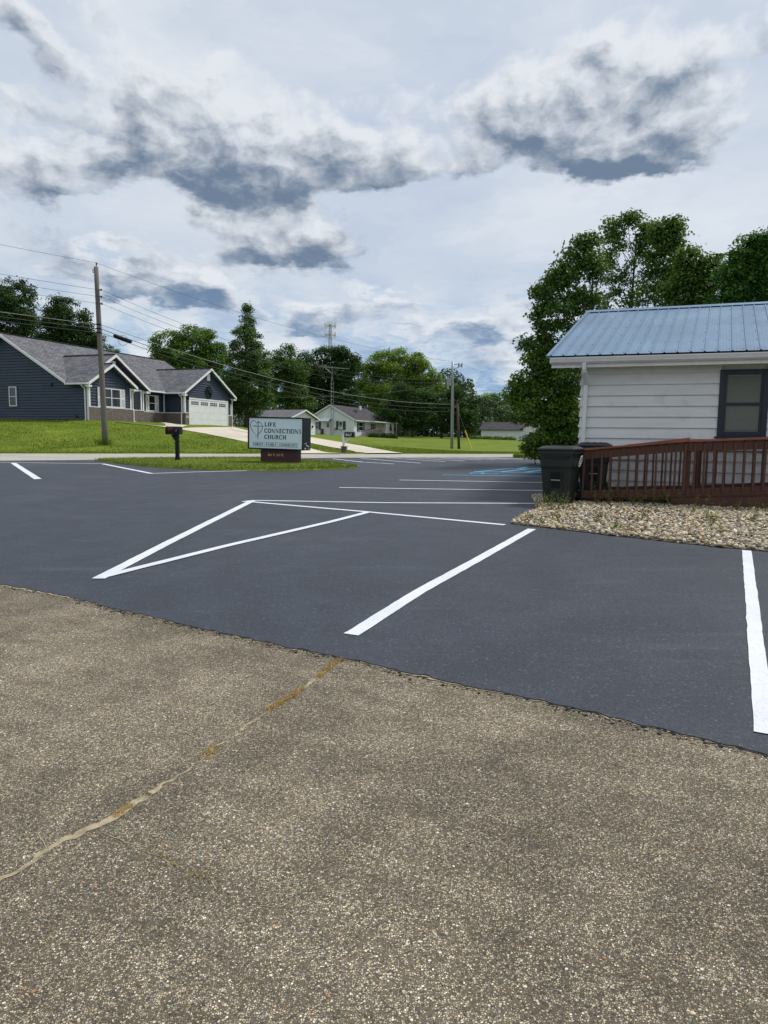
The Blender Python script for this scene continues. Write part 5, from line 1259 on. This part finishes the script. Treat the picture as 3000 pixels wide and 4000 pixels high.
span('overhead_cable', A1(1296, -.1), lp(1296), .3, .014, M['wire'], 'lowest black cable leaving the tall wooden pole to the left', 'cable')
bhc = BLUE_O + UX * -3 + VX * 17.3 + np.array([0, 0, 2.9])
span('service_wire', A2(1498), depth(1010, 1549, 66), .45, .012, M['wire_pale'], 'pale service drop from the transformer pole towards the blue house', 'wire')
span('overhead_wire', A2(1420) + [.8, 0, 0], depth(2400, 1600, 75), .5, .008, M['wire'], 'thin wire running right from the top of the transformer pole')
span('overhead_cable', A2(1560), depth(2400, 1640, 75), .5, .016, M['wire'], 'thin cable running right from the middle of the transformer pole', 'cable')
# splice case hanging on the black cable
a, b = A1(1281, .1), A2(1592)
def onspan(t): p = a + (b - a) * t; p[2] -= 1.15 * 4 * t * (1 - t); return p
q0, q1 = onspan(.022), onspan(.055)
sp = empty('splice_case', tuple(q0), 0, 'black cable splice case hanging beside the tall wooden pole', 'splice case')
MB().tube([(0, 0, -.1), (q1 - q0) * .06 + [0, 0, -.1], (q1 - q0) * .94 + [0, 0, -.1], (q1 - q0) + [0, 0, -.1]], [.05, .10, .10, .05], 10).build('case', M['black_plastic'], sp)
for t in (.15, .4, .65, .88): p = (q1 - q0) * t; MB().tube([p + [0, 0, -.1] - (q1 - q0) * .012, p + [0, 0, -.1] + (q1 - q0) * .012], .115, 10).build('band', M['black'], sp)
MB().tube([p * 1.0 for p in [(q1 - q0) * .5 + np.array([math.cos(t) * .27, .05, -.18 + math.sin(t) * .27]) for t in np.linspace(0, 2 * math.pi, 22)]], .010, 5).build('slack_loop', M['wire'], sp)

# ---------------------------------------------------------------- masts
# television antenna on a lattice tower at the gable of the white house
tp = HOUSE_O + UX * -3.45 + VX * -.45; tp[2] = HOUSE_O[2] - .1
tv = empty('antenna_tower', tuple(tp), GRID, 'slim lattice tower with a television antenna at the white house gable', 'antenna')
mb = MB(); HT = 9.0; R3 = .22
for k in range(3):
    t = 2 * math.pi * k / 3 + .3; mb.tube([(R3 * math.cos(t), R3 * math.sin(t), 0), (R3 * math.cos(t), R3 * math.sin(t), HT - 1), (.03 * math.cos(t), .03 * math.sin(t), HT)], .028, 5)
for j in range(14):
    z = .3 + j * .58
    for k in range(3):
        t, t2 = 2 * math.pi * k / 3 + .3, 2 * math.pi * (k + 1) / 3 + .3; mb.tube([(R3 * math.cos(t), R3 * math.sin(t), z), (R3 * math.cos(t2), R3 * math.sin(t2), z)], .018, 4)
mb.build('lattice', M['galv'], tv); MB().tube([(0, 0, HT - .4), (0, 0, HT + 1.5)], .035, 6).build('mast', M['galv'], tv)
mb = MB(); zt = HT + 1.35; mb.tube([(-1.7, -.6, zt + .05), (2.6, .4, zt - .3)], .03, 5)
for k in range(12):
    t = k / 11; c_ = np.array([-1.7 + 4.3 * t, -.6 + 1.0 * t, zt + .05 - .35 * t]); l_ = 1.2 - .8 * t
    mb.tube([c_ + [-.2 * l_, l_, .3 * l_], c_, c_ + [.2 * l_, -l_, .3 * l_]], .014, 4)
mb.tube([(0, 0, zt - .9), (-1.1, -.4, zt)], .015, 4); mb.tube([(0, 0, zt - .9), (1.2, .1, zt - .15)], .015, 4); mb.build('antenna', M['galv'], tv)
# phone mast far behind the trees
cb = depth(1288, 1690, 300); ct = depth(1288, 1265, 300); HT = ct[2] - 3
cm_ = empty('cell_tower', (cb[0], cb[1], 3.0), 0, 'distant lattice phone mast rising behind the trees', 'cell tower')
mb = MB(); w0, w1 = 1.6, .55
C4 = lambda k, t: np.array([(w0 + (w1 - w0) * t) * math.cos(2 * math.pi * k / 3 + .5), (w0 + (w1 - w0) * t) * math.sin(2 * math.pi * k / 3 + .5), HT * t])
for k in range(3): mb.tube([C4(k, 0), C4(k, 1)], .12, 5)
for j in range(26):
    for k in range(3): mb.tube([C4(k, j / 26), C4((k + 1) % 3, (j + 1) / 26)], .06, 4); mb.tube([C4(k, (j + 1) / 26), C4((k + 1) % 3, (j + 1) / 26)], .05, 4)
mb.build('lattice', M['galv'], cm_)
for tier, z in enumerate((HT - .8, HT - 4.6)):
    mb = MB(); mb.tube([(2.3 * math.cos(t), 2.3 * math.sin(t), z) for t in np.linspace(0, 2 * math.pi, 13)], .10, 5); [mb.tube([(0, 0, z), (2.3 * math.cos(t), 2.3 * math.sin(t), z)], .08, 4) for t in (0.2, 2.3, 4.4)]
    mb.build('platform', M['galv'], cm_)
    for k in range(9):
        t = 2 * math.pi * k / 9 + .2; MB().box(-.14, .14, -.10, .10, -1.1, 1.1).build('antenna_panel', M['white'], cm_, loc=(2.4 * math.cos(t), 2.4 * math.sin(t), z))

# ---------------------------------------------------------------- chain-link fence beyond the garage
fp = depth(880, 1668, 72)
fe = empty('chain_link_fence', tuple(fp), .1, 'low grey chain-link fence beyond the blue house garage', 'fence')
for k in range(5): MB().tube([(k * 1.2 - .8, 0, -.3), (k * 1.2 - .8, 0, 1.2)], .03, 6).build('post', M['galv'], fe)
MB().tube([(-.8, 0, 1.2), (4, 0, 1.2)], .025, 6).build('top_rail', M['galv'], fe)
mb = MB()
for k in range(60):
    a_ = -.8 + k * .085; mb.beam((a_, 0, .0), (min(a_ + 1.1, 4), 0, min(1.1, 4 - a_)), .008, .008); mb.beam((a_, .01, 1.15), (min(a_ + 1.1, 4), .01, max(.05, 1.15 - (4 - a_))), .008, .008)
tag(mb.build('mesh', M['galv'], fe), kind='stuff')

# ================================================================== plants
def leaves(n, P, N_, size, r, asp=.5):
    """diamond leaves at P facing roughly N_"""
    a = r.normal(0, 1, (n, 3)); a -= (a * N_).sum(1)[:, None] * N_; a /= np.linalg.norm(a, axis=1)[:, None] + 1e-9
    b = np.cross(N_, a); s = size * r.uniform(.6, 1.3, n); w = s * asp * r.uniform(.8, 1.2, n)
    tip = P + a * s[:, None] * .5 - np.array([0, 0, 1]) * (s * r.uniform(0, .22, n))[:, None]
    return np.stack([P - a * s[:, None] * .5, P + b * w[:, None] * .5, tip, P - b * w[:, None] * .5], 1)
def make_tree(name, label, trunk_px, Y, lobes, seed, tone, dens=1.0, leaf=.3, clump=.55, trunk_r=.2, group=None, base_py=None, open_=0.0, limbs=True, nmax=26000, cat='tree', up=.55, ground_z=None):
    r = np.random.default_rng(seed); k = Y / FOCAL; leaf = leaf * .74
    bx0 = depth(trunk_px, base_py or 1715, Y); gz0 = gz(bx0[0], Y) if ground_z is None else ground_z
    base = np.array([bx0[0], Y, gz0]); root = empty(name, tuple(base), 0, label, cat, group)
    CL = []; W_ = []
    for (px, py, rx, ry) in lobes:
        c = depth(px, py, Y); R_ = np.array([rx * k, min(rx, 1.4 * ry) * k * .9, ry * k])
        vol = rx * ry * min(rx, ry) * k ** 3
        nc = max(10, int(2.0 * vol / (clump ** 3))); nc = min(nc, 130)
        u = r.normal(0, 1, (nc, 3)); u /= np.linalg.norm(u, axis=1)[:, None]
        rad = r.uniform(.25, 1, nc) ** .45
        p = c + u * R_ * rad[:, None] * .92; p[:, 1] += r.normal(0, .15 * rx * k)
        for q, f in zip(p, rad): CL.append((q, clump * r.uniform(.65, 1.25), f)); 
    CL = [c for c in CL if r.uniform() > open_]
    area = sum((c[1]) ** 2 for c in CL) * 4.2
    n = int(min(nmax * 2.6, area * dens * 1.25 / (leaf * leaf * .30)))
    w = np.array([c[1] ** 2 for c in CL]); w /= w.sum(); ci = r.choice(len(CL), n, p=w)
    cc = np.array([c[0] for c in CL])[ci]; cr = np.array([c[1] for c in CL])[ci]
    u = r.normal(0, 1, (n, 3)); u /= np.linalg.norm(u, axis=1)[:, None]
    P = cc + u * cr[:, None] * np.array([1.15, 1.15, .75]) * (r.uniform(0, 1, n) ** .55)[:, None]
    stray = r.uniform(size=n) < .10; P[stray] += r.normal(0, clump * .28, (stray.sum(), 3))
    Nn = r.normal(0, .55, (n, 3)) + u * .35 + np.array([0, 0, up]); Nn /= np.linalg.norm(Nn, axis=1)[:, None]
    V = leaves(n, P - base, Nn, leaf, r, .58)
    lo, hi = np.array(srgb(*tone[0])[:3]), np.array(srgb(*tone[1])[:3])
    cm1 = r.uniform(0, 1, len(CL)); t = np.clip(cm1[ci] * .6 + r.uniform(0, 1, n) * .55 - .05, 0, 1)
    col = lo + (hi - lo) * t[:, None]; col *= r.uniform(.85, 1.15, n)[:, None]
    # trunk with limbs that reach into the clumps
    mb = MB(); topc = max(CL, key=lambda c: c[0][2])[0] - base; cz = [c[0][2] - base[2] for c in CL]
    H = topc[2]; tr = []
    for s in np.linspace(0, 1, 9):
        p = np.array([topc[0] * s ** 1.6 * .8, topc[1] * s ** 1.6 * .5, H * .93 * s]) + np.array([r.normal(0, .012 * H * s * (1 - s) * 2), r.normal(0, .012 * H * s), 0]); tr.append(p)
    tr[0][2] = -.3
    mb.tube(tr, [trunk_r * (1.25 if i == 0 else (1 - .88 * i / 8)) for i in range(9)], 9)
    if limbs:
        pick = r.choice(len(CL), min(len(CL), 30), replace=False)
        for i in pick:
            e = CL[i][0] - base; hh = max(.12 * H, min(.85 * H, e[2] - abs(r.normal(.12, .05)) * H - .35 * math.hypot(e[0] - tr[4][0], e[1])))
            s = hh / (.93 * H); j = min(7, int(s * 8)); f = s * 8 - j; a = tr[j] * (1 - f) + tr[j + 1] * f
            mid = a * .45 + e * .55 + np.array([0, 0, -.06 * np.linalg.norm(e - a)]) + r.normal(0, .05 * np.linalg.norm(e - a), 3)
            rr_ = trunk_r * (1 - .85 * s) * .42
            mb.tube([a, mid, e, e + (e - mid) * .35], [rr_, rr_ * .6, rr_ * .3, rr_ * .1], 5, cap=False)
    mb.build('trunk', M['bark'], root, smooth=True)
    mesh_np('crown', V.reshape(-1, 3), np.arange(4 * n), 4, M['leaf'], root, np.repeat(col, 4, 0))
    return root
DK = ((28, 50, 20), (64, 92, 36)); MD = ((40, 66, 24), (88, 118, 44)); LT = ((76, 102, 36), (136, 158, 62)); GY = ((44, 64, 34), (92, 112, 62)); BR = ((50, 82, 26), (108, 138, 48))
G1 = 'trees behind the houses across the road'; G2 = 'trees behind the blue-roofed building'
make_tree('broadleaf_tree', 'dark tree at the left edge behind the blue house roof', 30, 85, [(40, 1130, 85, 50), (70, 1200, 80, 60), (60, 1260, 90, 80), (20, 1330, 80, 60), (-70, 1180, 90, 110)], 1, DK, 1.0, .34, .75, .28, G1, open_=.12)
make_tree('broadleaf_tree', 'rounded dark tree behind the blue house, left of the tall pole', 255, 78, [(245, 1195, 60, 45), (220, 1250, 70, 55), (290, 1260, 75, 60), (250, 1320, 120, 60), (180, 1340, 70, 50), (345, 1330, 50, 50)], 2, DK, 1.1, .32, .75, .28, G1)
make_tree('broadleaf_tree', 'small tree top showing above the blue house ridge right of the pole', 425, 92, [(405, 1380, 45, 35), (450, 1390, 30, 25)], 3, MD, 1.0, .34, .6, .2, G1)
make_tree('broadleaf_tree', 'bright green maple right behind the blue house roof', 735, 88, [(750, 1305, 75, 32), (660, 1335, 65, 45), (790, 1345, 80, 55), (700, 1390, 100, 55), (830, 1400, 65, 65), (640, 1400, 50, 40), (760, 1450, 110, 60)], 4, BR, 1.15, .33, .8, .3, G1)
make_tree('pyramidal_tree', 'tall narrow pyramidal tree between the blue garage and the sign', 963, 66, [(967, 1196, 11, 24), (966, 1226, 19, 30), (964, 1262, 30, 38), (956, 1302, 44, 42), (985, 1320, 42, 42), (950, 1355, 58, 48), (995, 1378, 56, 50), (955, 1420, 76, 54), (1000, 1450, 70, 58), (925, 1475, 62, 54), (970, 1520, 92, 58), (1020, 1555, 58, 50), (905, 1550, 58, 54), (965, 1600, 75, 40)], 5, ((42, 66, 32), (96, 122, 58)), .75, .25, .42, .20, G1, open_=.12)
make_tree('broadleaf_tree', 'dark tree directly right of the pyramidal tree', 1120, 112, [(1120, 1385, 50, 40), (1080, 1440, 60, 50), (1150, 1450, 70, 60), (1110, 1520, 90, 70), (1160, 1590, 80, 60)], 6, MD, 1.0, .42, 1.0, .3, G1, open_=.05)
make_tree('broadleaf_tree', 'big dark tree under the distant phone mast', 1280, 132, [(1335, 1372, 50, 36), (1270, 1395, 60, 40), (1200, 1430, 60, 50), (1350, 1430, 62, 65), (1270, 1470, 100, 70), (1190, 1510, 80, 65), (1340, 1530, 70, 80), (1250, 1580, 110, 60)], 7, DK, 1.1, .48, 1.15, .35, G1)
make_tree('light_green_tree', 'light green drooping tree behind the white house roof', 1560, 138, [(1545, 1395, 52, 36), (1480, 1420, 55, 45), (1610, 1420, 65, 45), (1440, 1480, 50, 60), (1540, 1470, 90, 60), (1650, 1470, 60, 55), (1500, 1550, 90, 60), (1620, 1540, 80, 60), (1700, 1500, 40, 50)], 8, LT, 1.15, .46, 1.1, .35, G1)
make_tree('broadleaf_tree', 'low spreading dark tree right of the white house', 1612, 116, [(1570, 1545, 65, 42), (1640, 1560, 60, 45), (1530, 1600, 60, 45), (1610, 1610, 85, 50), (1570, 1645, 80, 36), (1660, 1640, 55, 40)], 9, DK, 1.1, .42, .95, .28, G1)
make_tree('broadleaf_tree', 'dark tree standing behind the transformer pole', 1725, 119, [(1780, 1520, 55, 40), (1820, 1560, 55, 45), (1730, 1580, 60, 50), (1790, 1610, 75, 55), (1730, 1650, 65, 40), (1830, 1650, 45, 45)], 10, ((30, 54, 24), (76, 102, 44)), 1.1, .42, .95, .25, G1)
make_tree('broadleaf_tree', 'far yellow-green tree between the transformer pole and the big bush', 1920, 215, [(1905, 1560, 45, 30), (1900, 1590, 50, 34), (1940, 1600, 45, 36), (1900, 1640, 55, 36), (1950, 1650, 50, 30)], 12, LT, 1.1, .7, 1.7, .35, G1)
make_tree('broadleaf_tree', 'far tree just left of the big right-hand bush', 1995, 225, [(1985, 1560, 45, 30), (2030, 1570, 40, 34), (2020, 1610, 40, 40), (1980, 1640, 50, 36), (2040, 1650, 45, 36)], 13, BR, 1.1, .7, 1.7, .35, G1)
# wood closing the view behind the far gardens
r = np.random.default_rng(55); n = 50000
px = r.uniform(780, 2100, n); top = 1490 + 40 * np.sin(px * .013) + 30 * np.sin(px * .031 + 1) + 50 * ((px > 1850) * 1.6); py = top + (1712 - top) * r.uniform(0, 1, n) ** .8
Yd = 175 + r.uniform(0, 16, n) + 8 * np.sin(px * .05) * np.sin(py * .06)
P = np.stack([depth(a, b, y) for a, b, y in zip(px, py, Yd)]); Nn = r.normal(0, .6, (n, 3)) + [0, -.3, .5]; Nn /= np.linalg.norm(Nn, axis=1)[:, None]
V = leaves(n, P, Nn, .75, r, .6); cl_ = np.array(srgb(26, 46, 20)[:3]) + (np.array(srgb(66, 92, 38)[:3]) - np.array(srgb(26, 46, 20)[:3])) * r.uniform(0, 1, n)[:, None]
tag(mesh_np('woodland', V.reshape(-1, 3), np.arange(4 * n), 4, M['leaf'], None, np.repeat(cl_, 4, 0)), 'dark mass of woodland behind the gardens across the road', 'woodland', kind='stuff')

# trees beside and behind the blue-roofed building
make_tree('broadleaf_tree', 'tall tree at the left corner of the blue-roofed building', 2310, 26, [(2285, 945, 42, 45), (2250, 1015, 62, 48), (2190, 1075, 55, 45), (2310, 1050, 45, 60), (2140, 1140, 52, 50), (2240, 1120, 75, 60), (2110, 1215, 45, 42), (2190, 1210, 75, 60), (2290, 1190, 60, 60), (2140, 1290, 70, 45), (2230, 1300, 85, 50), (2100, 1340, 50, 32)], 21, ((44, 70, 26), (102, 130, 50)), .92, .18, .38, .13, G2, open_=.05, nmax=30000, ground_z=.9)
make_tree('broadleaf_tree', 'tallest airy tree above the blue roof', 2440, 29, [(2400, 895, 42, 40), (2480, 862, 40, 36), (2520, 900, 32, 40), (2390, 960, 50, 48), (2470, 955, 55, 50), (2540, 975, 36, 50), (2360, 1040, 45, 50), (2440, 1050, 62, 55), (2380, 1130, 65, 50), (2480, 1140, 70, 50), (2420, 1200, 90, 40)], 22, ((46, 72, 28), (104, 130, 52)), .72, .17, .36, .13, G2, open_=.22, nmax=30000, ground_z=.9)
make_tree('broadleaf_tree', 'slender tree above the blue roof with windblown top', 2590, 27, [(2580, 905, 30, 32), (2625, 880, 26, 36), (2600, 960, 40, 45), (2640, 950, 25, 40), (2570, 1030, 50, 50), (2560, 1110, 65, 55), (2620, 1080, 40, 50), (2560, 1190, 80, 40)], 23, ((44, 70, 26), (102, 130, 50)), .8, .17, .36, .12, G2, open_=.1, nmax=24000, ground_z=.9)
make_tree('broadleaf_tree', 'leafy tree above the middle of the blue roof', 2710, 25, [(2670, 1015, 42, 36), (2740, 1040, 42, 42), (2790, 1050, 28, 50), (2690, 1090, 60, 50), (2760, 1120, 50, 50), (2640, 1150, 60, 45), (2710, 1180, 90, 40)], 24, ((48, 76, 26), (110, 136, 48)), 1.1, .17, .36, .12, G2, open_=.0, nmax=24000, ground_z=.9)
make_tree('broadleaf_tree', 'dense dark green tree at the right edge above the blue roof', 2985, 23, [(2965, 955, 50, 32), (2900, 1010, 52, 40), (2990, 1020, 60, 48), (2860, 1085, 50, 42), (2940, 1090, 70, 50), (2880, 1150, 65, 40), (2990, 1130, 70, 60), (3090, 1000, 80, 80), (3120, 1110, 90, 80)], 25, ((36, 74, 24), (84, 120, 40)), 1.3, .16, .38, .16, G2, nmax=34000, ground_z=.9, up=.8)
make_tree('big_bush', 'big leafy bush reaching the ground left of the white building', 2150, 27, [(2120, 1390, 60, 40), (2190, 1400, 70, 40), (2150, 1420, 75, 38), (2090, 1465, 65, 45), (2190, 1480, 80, 60), (2045, 1530, 50, 48), (2130, 1550, 95, 65), (2215, 1560, 60, 70), (2060, 1610, 65, 55), (2150, 1640, 90, 65), (2100, 1700, 75, 50), (2190, 1710, 70, 55), (2110, 1755, 72, 26), (2200, 1770, 60, 30), (2235, 1640, 50, 60), (2240, 1720, 45, 50), (2180, 1600, 70, 50)], 26, ((48, 78, 26), (114, 142, 50)), 1.4, .18, .42, .12, G2, nmax=42000, cat='bush')

# clipped hedge bushes and flower bed across the road
def bush(px, py, Y, rx, ry, label, tone, leaf=.14, n=3500, seed=1, name='hedge_bush', group=None):
    r = np.random.default_rng(seed); c = depth(px, py, Y); k = Y / FOCAL; g = gz(c[0], Y); root = empty(name, (c[0], Y, g), 0, label, 'bush', group)
    u = r.normal(0, 1, (n, 3)); u /= np.linalg.norm(u, axis=1)[:, None]; u[:, 2] = np.abs(u[:, 2]); u = np.sign(u) * np.abs(u) ** .7
    P = u * np.array([rx * k, rx * k * .7, ry * 2 * k]) * r.uniform(.75, 1.0, n)[:, None]; Nn = r.normal(0, .5, (n, 3)) + u; Nn /= np.linalg.norm(Nn, axis=1)[:, None]
    V = leaves(n, P, Nn, leaf, r, .6); a, b = np.array(srgb(*tone[0])[:3]), np.array(srgb(*tone[1])[:3]); cc = a + (b - a) * r.uniform(0, 1, n)[:, None]
    mesh_np('foliage', V.reshape(-1, 3), np.arange(4 * n), 4, M['leaf'], root, np.repeat(cc, 4, 0))
    mb = MB(); [mb.tube([(0, 0, -.1), (rx * k * .5 * math.cos(t), rx * k * .3 * math.sin(t), ry * k)], [.04, .015], 5) for t in (0, 1.3, 2.6, 3.9, 5.2)]; mb.build('stem', M['bark'], root)
HG = 'clipped hedge bushes by the white house porch'
bush(1465, 1708, 101, 28, 9, 'leftmost clipped hedge bush below the white house ramp', DK, .2, 2600, 1, group=HG)
bush(1505, 1707, 101, 22, 10, 'middle clipped hedge bush below the white house porch', DK, .2, 2600, 2, group=HG)
bush(1538, 1708, 100, 16, 9, 'rightmost clipped hedge bush below the white house porch', DK, .2, 2200, 3, group=HG)
for i, (px, w) in enumerate([(1860, 26), (1905, 24), (1945, 22), (1990, 26)]):
    bush(px, 1722, 128, w, 7, ['low leafy plant at the left end of the far building', 'low leafy plant second from the left before the far building', 'low leafy plant third from the left before the far building', 'low leafy plant nearest the big bush before the far building'][i], BR, .3, 900, 10 + i, 'garden_plant', 'plants along the far white building')

# weeds in the gravel, along the ramp and around the cart
def weed_mesh(seed, h):
    r = np.random.default_rng(seed); mb = MB(); L = []; C_ = []
    for s in range(r.integers(3, 7)):
        a = r.uniform(0, 6.28); ln = h * r.uniform(.5, 1.1); tip = np.array([math.cos(a) * ln * r.uniform(.1, .5), math.sin(a) * ln * r.uniform(.1, .5), ln]); b0 = np.array([r.normal(0, .02), r.normal(0, .02), 0])
        mid = b0 + tip * .5 + np.array([0, 0, .06 * ln]); mb.tube([b0, mid, b0 + tip], [.003, .0024, .001], 4, cap=False)
        n = int(8 + ln * 42); t = r.uniform(.12, 1, n); P = b0 + tip * t[:, None] + r.normal(0, .012 + .018 * (1 - t).mean(), (n, 3))
        Nn = r.normal(0, .7, (n, 3)) + [0, 0, .5]; Nn /= np.linalg.norm(Nn, axis=1)[:, None]; L.append(leaves(n, P, Nn, .036, r, .42)); c = np.array([srgb(*x)[:3] for x in [(86, 104, 44), (104, 120, 52), (72, 90, 40), (132, 128, 66), (112, 100, 54)]])
        C_.append(c[r.integers(0, 5, n)])
    V = np.concatenate(L).reshape(-1, 3); col = np.repeat(np.concatenate(C_), 4, 0); nv = len(V)
    sv = np.array(mb.v); sf = np.array([f for f in mb.f]); V = np.concatenate([V, sv]); col = np.concatenate([col, np.tile(np.array(srgb(96, 100, 52)[:3]), (len(sv), 1))])
    return V, np.concatenate([np.arange(nv), (sf + nv).ravel()]), col
protos = []
spots = [(2105, 1990), (2128, 1995), (2150, 2000), (2175, 1998), (2200, 1998), (2225, 2000), (2330, 1972), (2380, 1975), (2420, 1972), (2475, 1978), (2500, 1982), (2535, 1975), (2560, 1985), (2580, 1978), (2610, 1985), (2640, 1982), (2710, 1990), (2760, 1995), (2820, 1998), (2870, 2000), (2930, 2003), (2955, 2002), (2990, 2010),
         (2345, 2030), (2400, 2070), (2425, 2075), (2500, 2040), (2520, 2025), (2570, 2010), (2765, 2035), (2780, 2055), (2820, 2090), (2880, 2050), (2950, 2045), (2120, 2055), (2080, 2030), (2180, 2050), (2330, 2048), (2060, 2040), (2700, 2010), (2460, 2085)]
for i, (px, py) in enumerate(spots):
    p = lot(px, py); near_ = i < 23; h = rnd.uniform(.20, .46) if near_ else rnd.uniform(.10, .26)
    V, lp_, col = weed_mesh(300 + i, h)
    o = mesh_np('weed_plant', V, lp_, 4, M['blade'], None, col); o.location = (p[0], p[1], p[2] + .02)
    zone = 0 if i < 6 else (1 if i < 23 else 2)
    tag(o, ['thin green weed at the foot of the front trash cart', 'thin green weed along the bottom board of the red ramp', 'low green weed out in the open pebble bed'][zone], 'weed', ['weeds at the cart', 'weeds along the ramp', 'weeds out in the pebbles'][zone])
# grass tufts hugging the foot of the tall pole, the sign and the bush edge
for nm, lab, c_, n_, sp_, h_ in [('pole_grass', 'long grass tuft at the foot of the tall wooden pole', P1, 260, .22, .35), ('sign_grass', 'tall grass and weeds against the maroon sign base', SO + UX * -.7, 500, .55, .16)]:
    P = np.stack([c_[0] + nr.normal(0, sp_, n_), c_[1] + nr.normal(-.1, sp_ * .35, n_), np.full(n_, c_[2] + .03)], 1); blades(nm, P, h_, .02, GREEN[:3], None, .7, 'blade', 77, lab, 'grass')
P = np.array([lot(px, py) for px, py in zip(nr.uniform(2005, 2200, 2500), nr.uniform(1781, 1788, 2500))]); P[:, 2] += .0
blades('verge_grass', P, .14, .03, GREEN[:3], None, .7, 'blade', 78, 'strip of grass under the big bush at the road', 'grass')
